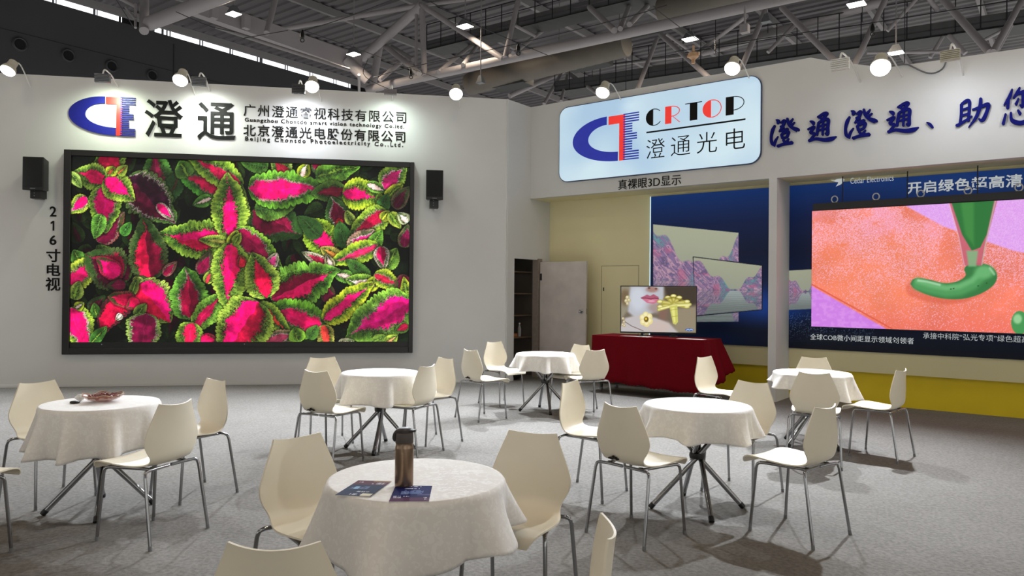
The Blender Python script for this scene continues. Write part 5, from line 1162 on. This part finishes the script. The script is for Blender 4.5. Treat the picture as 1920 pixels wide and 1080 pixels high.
# two leaflets
def leaflet(lab, corners, base, paint):
    C_ = [atz(x, y, TT) for x, y in corners]; t = thing('leaflet', lab, 'leaflet', C_[0])
    mb = MB(); mb.prism(C_, ZV * .003); mb.build('pages', mat('leaflet_paper', (210, 206, 204), .6), t)
    p = Pic(C_[0] + ZV * .0033, C_[1] + ZV * .0033, C_[3] + ZV * .0033, 130, 90)
    # bend the grid onto the four corners
    u, v = p.u[..., None], p.v[..., None]; p.P = (C_[0] * (1 - u) + C_[1] * u) * (1 - v) + (C_[3] * (1 - u) + C_[2] * u) * v + ZV * .0033
    X, Y = project(p.P.reshape(-1, 3)); p.X, p.Y = X.reshape(p.u.shape), Y.reshape(p.u.shape); p.A[...] = np.asarray(base) / 255; paint(p); p.build('print', attr_mat('leaflet_print', 0, 1.0, .7, .05), t); return t
def paint1(p):
    u, v = p.u, p.v
    p.over((96, 62, 74), sstep(.66, .78, v)); p.over((120, 140, 176), ((abs(v - .52) < .09) * (u > .1) * (u < .62) * (fbm(u * 14, v * 12) > .45)) * .6); p.over((150, 190, 226), (abs(u - .28) < .07) * (abs(v - .50) < .08) * .8)
    tx = (vnoise(u * 60, v * 6) > .45)
    for v0, ua, ub in ((.88, .12, .24), (.86, .62, .92), (.80, .5, .92), (.27, .42, .78), (.12, .3, .66), (.08, .32, .6)): p.over((206, 206, 212), (abs(v - v0) < .025) * (u > ua) * (u < ub) * tx * .8)
    p.over((226, 220, 200), (v < .17) * (u > .66) * (u < .96) * (v > .03)); p.over((176, 150, 90), (v > .92) * (u > .5) * .5)
def paint2(p):
    u, v = p.u, p.v
    p.over((92, 62, 90), sstep(.34, .16, v)); p.over((24, 30, 92), sstep(.3, .9, v) * .6); p.over((126, 150, 196), ((abs(v - .58) < .12) * (u > .3) * (u < .8) * (fbm(u * 12, v * 10) > .42)) * .6); p.over((160, 180, 214), (abs(u - .32) < .1) * (abs(v - .52) < .10) * .55)
    p.over((150, 140, 170), sstep(.3, .42, v) * (v < .46) * (u > .66) * .4)
    tx = (vnoise(u * 60, v * 6) > .42)
    for v0, ua, ub in ((.93, .34, .72), (.80, .28, .68), (.30, .06, .46), (.23, .06, .26), (.22, .82, .93), (.14, .84, .92)): p.over((222, 222, 228), (abs(v - v0) < .028) * (u > ua) * (u < ub) * tx * .85)
    p.over((190, 170, 150), (v > .9) * (u < .22) * .8)
leaflet('dark printed leaflet lying left of the flask, askew', [(628.3, 929.5), (694.8, 933), (734.3, 904), (671.9, 902)], (52, 60, 84), paint1)
leaflet('blue printed leaflet lying in front of the flask, near the table edge', [(729.2, 942), (804.2, 941.6), (810.5, 912.3), (741.8, 911.8)], (34, 38, 88), paint2)

# ================================================================== RED TABLE AND TELEVISION
RT_ = thing('display_table', 'long table on castors hidden under the deep red cloth', 'table', (2.1, 10.9, 0)); RZ = .85
a0 = atz(1110.6, 628.5, RZ); a1 = atz(1319, 639, RZ); xd = (a1 - a0); LEN = np.linalg.norm(xd); xd /= LEN; yd = np.array([-xd[1], xd[0], 0])
if np.dot(yd, dF) < 0: yd = -yd
DEP = .62
q = lambda u, v, z: a0 * [1, 1, 0] + xd * u + yd * v + ZV * z
mb = MB(); mb.para(q(.02, .02, RZ - .03), xd * (LEN - .04), yd * (DEP - .04), ZV * .024); mb.build('table_top', M_white, RT_)
for u in (.10, LEN - .14):
    for v in (.06, DEP - .1):
        mb = MB(); mb.para(q(u, v, .075), xd * .035, yd * .035, ZV * (RZ - .105)); lg_ = mb.build('leg', M_dark, RT_)
        mb = MB(); mb.lathe([(.01, -.014), (.035, -.012), (.036, .012), (.01, .014)], 18, q(u + .017, v + .017, .037), tuple(xd)); mb.para(q(u + .000, v + .005, .035), xd * .035, yd * .026, ZV * .045); mb.build('castor', M_grey, lg_, 50)
mb = MB(); mb.para(q(.1, .06, .16), xd * (LEN - .2), yd * .03, ZV * .04); mb.para(q(.1, DEP - .1, .16), xd * (LEN - .2), yd * .03, ZV * .04); mb.para(q(.1, .06, .13), xd * (LEN - .2), yd * (DEP - .16), ZV * .012); mb.build('lower_shelf', M_dark, RT_)
# cloth: closed loop of hem and rim, scalloped hem
def red_cloth():
    mb = MB(); loop = []; n1, n2 = 60, 24
    def rimpt(k):
        N_ = 2 * (n1 + n2)
        if k < n1: return k / n1 * LEN, 0.0, 0
        k -= n1
        if k < n2: return LEN, k / n2 * DEP, 1
        k -= n2
        if k < n1: return LEN - k / n1 * LEN, DEP, 2
        k -= n1; return 0.0, DEP - k / n2 * DEP, 3
    N_ = 2 * (n1 + n2); rows = 9; vs = []
    for k in range(N_):
        u, v, s = rimpt(k); f = u / LEN; g = v / DEP
        ou, ov = (0, -1) if s == 0 else (1, 0) if s == 1 else (0, 1) if s == 2 else (-1, 0)
        hem = {0: .185 - .075 * f, 1: .11 + .32 * g, 2: .4, 3: .32 - .10 * (1 - g)}[s]
        hem += .012 * abs(math.sin(k * math.pi / 2.0)) + .010 * math.sin(k * .5)
        fl = {0: .03 + .015 * math.sin(k * .55), 1: .05 + .17 * g + .02 * math.sin(k * .8), 2: .02, 3: .05 + .02 * math.sin(k)}[s]
        for j in range(rows + 1):
            t = j / rows; o = .004 + fl * t + (.012 * math.sin(k * .62) * t if s in (0, 1) else 0)
            sh = -.03 * t * (1 - f) if s == 0 else 0
            cu = (.02 * t) if (s == 0 and f > .95) else 0
            z = RZ + .003 - .006 * min(1, t * 9) - (RZ - hem) * t
            vs.append(q(u + ou * o + cu, v + ov * o, z))
    fs = []
    for k in range(N_):
        for j in range(rows): a = k * (rows + 1) + j; b = ((k + 1) % N_) * (rows + 1) + j; fs.append((a, a + 1, b + 1, b))
    mb.add(vs, fs)
    top = [q(rimpt(k)[0], rimpt(k)[1], RZ + .003) for k in range(N_)]
    K = len(mb.v); mb.add(top, [tuple(range(N_))]); mb.add([], [])
    for k in range(N_): mb.f.append((K + k, k * (rows + 1), ((k + 1) % N_) * (rows + 1), K + (k + 1) % N_)); mb.mi.append(0)
    return mb
o = red_cloth().build('red_tablecloth', M_redcloth, None, 60); tag(o, 'deep red cloth with scalloped hem over the long table', 'tablecloth')
so = o.modifiers.new('thickness', 'SOLIDIFY'); so.thickness = .002; so.offset = 1
ZT = RZ + .006
for lab, x0, x1 in (('thin white paper strip on the left end of the red cloth', 1066 + 60, 1165), ('white paper sheet on the right front of the red cloth', 1288, 1340)):
    ua = max(np.dot(atz(x0, 633, ZT) - a0, xd), .06); ub = min(np.dot(atz(x1, 637, ZT) - a0, xd), LEN - .06)
    mb = MB(); mb.prism([q(ua, .06, ZT), q(ub, .06, ZT), q(ub + .02, .20, ZT), q(ua + .02, .20, ZT)], ZV * .002); tag(mb.build('paper_sheet', mat('white_paper', (232, 226, 222), .7)), lab, 'paper')
# television
tu = np.array([.974, -.225, 0]); tn = np.array([-.225, -.974, 0]); TD = 10.86
tc_ = at(1233.5, 580, TD); TVP = Plane((tc_[0], tc_[1]), tu, tn)
w0, zt_ = TVP.uz(1163.3, 535.5); w1, zb_ = TVP.uz(1306.3, 627.5); zt_ = (zt_ + TVP.uz(1306.5, 536.5)[1]) / 2; zb_ = (TVP.uz(1163, 623.3)[1] + zb_) / 2
tv = thing('television', 'flat television on the red table showing lips and gold flower jewellery', 'television', TVP.P((w0 + w1) / 2, ZT))
mb = MB(); mb.pbox(TVP, w0, w1, zb_, zt_, -.05, -.004); mb.pbox(TVP, w0 + .2, w1 - .2, zb_ + .03, zb_ + .4, -.09, -.05); mb.build('case', M_black, tv, bevel=.004)
mb = MB(); bz = .012
mb.pbox(TVP, w0, w0 + bz, zb_, zt_, -.004, .004); mb.pbox(TVP, w1 - bz, w1, zb_, zt_, -.004, .004); mb.pbox(TVP, w0, w1, zt_ - bz, zt_, -.004, .004); mb.pbox(TVP, w0, w1, zb_, zb_ + bz * 1.8, -.004, .004); mb.build('bezel', M_black, tv)
for f in (.30, .70):
    u = w0 + (w1 - w0) * f
    mb = MB(); mb.prism([TVP.P(u - .025, zb_ + .01, -.03), TVP.P(u + .025, zb_ + .01, -.03), TVP.P(u + .03, ZT + .008, -.03), TVP.P(u - .03, ZT + .008, -.03)], TVP.n * .02); mb.pbox(TVP, u - .06, u + .06, ZT, ZT + .010, -.12, .10); mb.build('foot', M_black, tv, bevel=.003)
mb = MB(); u, z = TVP.uz(1216, 627, .0); mb.pbox(TVP, w0 + (w1 - w0) * .30 + .012, w0 + (w1 - w0) * .30 + .03, ZT + .015, ZT + .05, -.01, .0); mb.build('foot_highlight_plate', M_chrome, tv)
p = Pic(TVP.P(w0 + bz, zb_ + bz * 1.8, -.002), TVP.P(w1 - bz, zb_ + bz * 1.8, -.002), TVP.P(w0 + bz, zt_ - bz, -.002), 320, 190)
TX = lambda x, y: (1100 + x / 4.153, 500 + y / 4.153)
pe = lambda x, y, rx, ry, c, soft=1, rot=0, k=1: p.ell(*TX(x, y), rx / 4.153, ry / 4.153, c, soft / 4.153, rot, k)
pp = lambda pts, c, soft=4, k=1: p.poly([TX(*a) for a in pts], c, soft / 4.153, k)
pl_ = lambda pts, w, c, soft=3, k=1: p.line([TX(*a) for a in pts], w / 4.153, c, soft / 4.153, k)
p.A[...] = np.array([116, 104, 88]) / 255
pp([(262, 150), (340, 150), (320, 340), (262, 420)], (150, 142, 120), 30); pe(300, 240, 40, 60, (120, 100, 74), 40)
pp([(600, 150), (860, 150), (860, 330), (640, 300)], (66, 56, 46), 40); pp([(660, 330), (860, 300), (860, 520), (680, 520)], (150, 138, 116), 50)
pp([(340, 150), (600, 150), (600, 250), (560, 330), (470, 390), (400, 420), (320, 350), (330, 240)], (190, 192, 200), 30); pe(400, 250, 60, 90, (206, 210, 220), 50); pe(540, 320, 60, 40, (168, 150, 146), 40)
pp([(300, 400), (420, 370), (540, 400), (640, 440), (720, 520), (262, 520), (262, 470)], (196, 190, 190), 24); pe(560, 470, 90, 50, (206, 188, 180), 50); pp([(560, 300), (640, 300), (620, 420), (560, 400)], (132, 104, 90), 30)
pe(510, 178, 46, 22, (168, 130, 122), 20); pe(486, 166, 10, 7, (96, 62, 58), 8); pe(540, 172, 10, 7, (110, 74, 66), 8)
pp([(420, 242), (470, 218), (495, 228), (520, 214), (560, 236), (560, 256), (500, 252)], (176, 92, 116), 8); pp([(424, 246), (500, 250), (562, 252), (556, 276), (520, 290), (470, 282)], (206, 116, 142), 8); pl_([(426, 245), (470, 246), (500, 252), (530, 245), (560, 250)], 6, (110, 40, 60), 4); pe(505, 268, 26, 8, (236, 186, 200), 8, 0, .7)
for x, y, r in ((318, 240, 16), (308, 266, 15), (332, 262, 13), (318, 288, 12)): pe(x, y, r, r, (200, 186, 140), 8); pe(x - 3, y - 4, r * .4, r * .4, (244, 238, 206), 5)
for x, y, r in ((284, 404, 11), (292, 430, 12), (282, 452, 12), (294, 460, 10)): pe(x, y, r, r, (190, 172, 130), 6); pe(x - 2, y - 3, 4, 4, (250, 244, 220), 4)
pl_([(300, 430), (350, 462), (440, 500)], 5, (110, 92, 84), 5)
for a in range(6): pe(464 + 30 * math.cos(a * 1.047 + .4), 410 + 34 * math.sin(a * 1.047 + .4), 24, 26, (236, 220, 150), 5); 
for a in range(6): pe(462 + 30 * math.cos(a * 1.047 + .4), 406 + 34 * math.sin(a * 1.047 + .4), 13, 14, (250, 240, 190), 8)
pe(464, 410, 18, 22, (120, 96, 34), 6); pe(462, 406, 8, 9, (236, 206, 70), 4)
for a in np.linspace(-200, 20, 7):
    x, y = 676 + 92 * math.cos(math.radians(a)) * (1.2 if abs(math.cos(math.radians(a))) > .7 else .8), 290 + 62 * math.sin(math.radians(a)); pl_([(676, 290), (x, y)], 30, (178, 166, 74), 8); pl_([(680, 288), (x, y)], 12, (232, 224, 140), 8, .7)
    pe(x, y, 24, 15, (160, 148, 64), 5); pe(x, y, 20, 11, (226, 218, 128), 6); pe(x, y - 3, 12, 6, (250, 246, 190), 5)
pl_([(560, 336), (680, 300), (806, 294)], 24, (176, 168, 80), 6); pl_([(562, 334), (680, 300), (804, 294)], 15, (224, 220, 140), 6); pl_([(600, 250), (676, 240), (750, 262)], 12, (150, 132, 40), 6, .7); pl_([(580, 326), (676, 306), (800, 300)], 8, (250, 246, 170), 4)
pp([(644, 310), (706, 300), (712, 430), (694, 452), (672, 444)], (206, 204, 104), 6); pp([(658, 320), (684, 316), (692, 430), (680, 436)], (246, 242, 150), 8, .7); pl_([(648, 340), (706, 330)], 4, (150, 140, 40), 3, .7); pl_([(660, 390), (708, 384)], 4, (150, 140, 40), 3, .6)
pe(800, 491, 33, 10, (58, 96, 176), 4); pl_([(776, 494), (790, 487), (800, 494), (812, 487), (826, 492)], 5, (190, 214, 244), 3)
p.build('picture', attr_mat('jewellery_picture', .95), tv)

# ================================================================== LOUDSPEAKERS
for lab, x0, x1, y0, y1, by in (('black loudspeaker on the wall left of the flower screen', 40, 81, 293, 357, 372), ('black loudspeaker on the wall right of the flower screen', 797, 831, 318, 375, 390)):
    n1_ = .34; u0, zt_s = LW.uz(x0 + 2, y0, n1_); u1, zb_s = LW.uz(x1, y1, n1_)
    t = thing('loudspeaker', lab, 'loudspeaker', LW.P((u0 + u1) / 2, zb_s))
    mb = MB(); fr = [LW.P(u0, zb_s, n1_), LW.P(u1, zb_s, n1_), LW.P(u1, zt_s, n1_), LW.P(u0, zt_s, n1_)]
    bk = [LW.P(u0 + .04, zb_s + .02, .07), LW.P(u1 - .04, zb_s + .02, .07), LW.P(u1 - .04, zt_s - .02, .07), LW.P(u0 + .04, zt_s - .02, .07)]
    mb.add(fr + bk, [(0, 1, 2, 3), (7, 6, 5, 4), (0, 4, 5, 1), (1, 5, 6, 2), (2, 6, 7, 3), (3, 7, 4, 0)]); mb.build('cabinet', M_black, t, bevel=.008)
    mb = MB(); mb.pbox(LW, u0 + .015, u1 - .015, zb_s + .05, zt_s - .015, n1_, n1_ + .006); mb.build('grille', mat('speaker_grille', (9, 9, 10), .8, bump=.4, scale=220), t)
    um = (u0 + u1) / 2; zz = LW.uz((x0 + x1) / 2, by, .25)[1]
    mb = MB(); mb.pbox(LW, um - .07, um + .07, zz, zb_s + .01, .10, .26); mb.pbox(LW, um - .05, um + .05, zz + .02, zz + .14, .0, .12)
    br = mb.build('bracket', M_black, t, bevel=.004)
    mb = MB()
    for k in range(3): mb.lathe([(.007, 0), (.007, .004)], 8, LW.P(um - .012, zz + .04 + .04 * k, .26), tuple(LW.n))
    mb.build('screws', M_grey, br)
    mb = MB(); mb.pbox(LW, um - .035, um + .035, zb_s + .022, zb_s + .03, n1_, n1_ + .003); mb.build('maker_plate', M_grey, t)

# ================================================================== BOOTH LAMPS
def bulb_lamp(lab, pl, x, y, n, rpx, aim, tilt=.62):
    u, z = pl.uz(x, y, n); c = pl.P(u, z, n); D = float(np.dot(c - EYE, FW)); R_ = rpx * D / FPX
    t = thing('bulb_spotlight', lab, 'lamp', c, 'round spotlights along the tops of the walls')
    ax = np.asarray(aim, float) - c; ax /= np.linalg.norm(ax)
    mb = MB(); mb.lathe([(R_ * .98, 0), (R_ * .90, R_ * .30), (R_ * .5, R_ * .42), (R_ * .05, R_ * .44)], 28, c, tuple(ax)); mb.build('lit_face', M_bulb, t, 60)
    mb = MB(); mb.lathe([(R_ * 1.0, R_ * .02), (R_ * 1.0, -R_ * .25), (R_ * .80, -R_ * .7), (R_ * .66, -R_ * .9), (R_ * .62, -R_ * 1.7), (R_ * .4, -R_ * 1.85)], 28, c, tuple(ax)); mb.build('housing', mat('cream_lamp_housing', (196, 192, 176), .4), t, 50)
    wallp = pl.P(u + .10, min(z, TOPZ - .25) + .06, 0.0)
    mb = MB(); e = c - ax * R_ * 1.5; mb.tube(smooth_line([e, e + (wallp - e) * .4 + ZV * .12, wallp], 5), .009, 6); mb.build('arm', M_white, t, 50)
    L = add_light('bulb_light', 'SPOT', tuple(c + ax * R_ * .5), tuple(aim), BULB_W, BULB_COL, parent=t, spot_size=math.radians(88), spot_blend=1.0, shadow_soft_size=R_ * .5)
    return t
for lab, pl, x, y, n, r, aim in (
    ('round lit spotlight cut by the left edge, above the left end of the screen wall', LW, 15, 132, .45, 13, (-8.0, 7.8, .0)),
    ('round lit spotlight above the large raised characters on the screen wall', LW, 338, 150, .45, 13.5, (-4.9, 7.9, .0)),
    ('round lit spotlight touching a grey floodlight above the company lines', LW, 585, 162, .45, 13, (-2.7, 7.8, .0)),
    ('round lit spotlight above the bare right end of the screen wall', LW, 855, 176, .45, 12.5, (-.7, 7.7, .0)),
    ('round lit spotlight above the left half of the lit sign', FW_, 1130, 173, .45, 13, (-.3, 8.9, .0)),
    ('round lit spotlight above the right end of the lit sign', FW_, 1373, 128, .45, 14.5, (1.2, 7.3, .0)),
    ('largest round lit spotlight, above the brushed slogan', FW_, 1651, 126, .8, 18, (2.6, 5.6, .0))):
    bulb_lamp(lab, pl, x, y, n, r, aim)
def flood(lab, pl, x0, x1, y0, y1, n, col, w=1.0, lit=True, mt=None):
    u0, zt_f = pl.uz(x0, y0, n); u1, zb_f = pl.uz(x1, y1, n); zm = (zt_f + zb_f) / 2; um = (u0 + u1) / 2; hh = (zt_f - zb_f) / 2
    t = thing('floodlight', lab, 'floodlight', pl.P(um, zb_f, n), 'box floodlights along the tops of the walls')
    mt = mt or M_grey; mb = MB(); mb.pbox(pl, u0, u1, zb_f, zt_f, n - .05, n); 
    mb.build('housing', mt, t, bevel=.004)
    mb = MB()
    for k in range(6): z = zb_f + (zt_f - zb_f) * (k + .3) / 6; mb.pbox(pl, u0 + .004, u1 - .004, z, z + (zt_f - zb_f) * .05, n, n + .022)
    mb.build('cooling_fins', mt, t)
    mb = MB(); mb.pbox(pl, u0 + .012, u1 - .012, zb_f + .01, zt_f - .02, n - .055, n - .0502); mb.build('lit_panel', M_tube if lit else M_white, t)
    mb = MB(); mb.tube(smooth_line([pl.P(um, zt_f, n - .02), pl.P(um + .02, zt_f + .07, n - .05), pl.P(um + .03, zt_f + .05, n * .5), pl.P(um + .03, TOPZ - .12 if pl is LW else zm, 0)], 4), .011, 6); mb.build('arm', M_white, t, 50)
    if lit:
        add_light('flood_light', 'SPOT', tuple(pl.P(um, zb_f - .005, n - .06)), tuple(pl.P(um, zb_f - .75 - n * .3, 0.02)), WASH_W * w, col, parent=t, spot_size=math.radians(160), spot_blend=1.0, shadow_soft_size=.09)
    return t
GR_, BL_ = (.86, 1.0, .76), (.86, .90, 1.0)
flood('grey floodlight above the mark, washing the wall greenish white', LW, 177, 206, 137, 155, .55, GR_)
flood('grey floodlight right of the spotlight above the large characters', LW, 359, 386, 143, 161.5, .55, (.93, 1.0, .90))
flood('dark-finned floodlight left of the touching spotlight above the company lines', LW, 547, 572, 157, 176, .55, BL_, 1.0, True, mat('dark_fins', (84, 84, 86), .45, .5))
flood('pale floodlight at the right end of the company lines', LW, 720, 744, 166, 178, .55, (.84, 1.0, .90), .55, True, M_steel)
flood('pale box floodlight on the dipped edge of the fascia', FW_, 1557, 1592, 112, 128, .95, BL_, .08, True, M_white)
flood('cream box floodlight above the slogan, towards the right', FW_, 1762, 1800, 96, 110, .95, BL_, .36, True, mat('cream_lamp_housing', (196, 192, 176), .4))
flood('box floodlight above the end of the slogan, beyond the right edge', FW_, 2000, 2040, 52, 66, .95, BL_, .3, True, M_white)
# loose flex on the fascia edge
mb = MB(); mb.tube(smooth_line([FW_.P(*FW_.uz(x, y, .02), .02) for x, y in ((1668, 104), (1679, 113), (1678, 122), (1700, 121), (1715, 127), (1735, 136), (1752, 137), (1768, 128), (1775, 112))], 6), .010, 6)
tag(mb.build('lamp_flex', M_grey, smooth=60), 'loose grey flex sagging across the top of the fascia', 'cable')
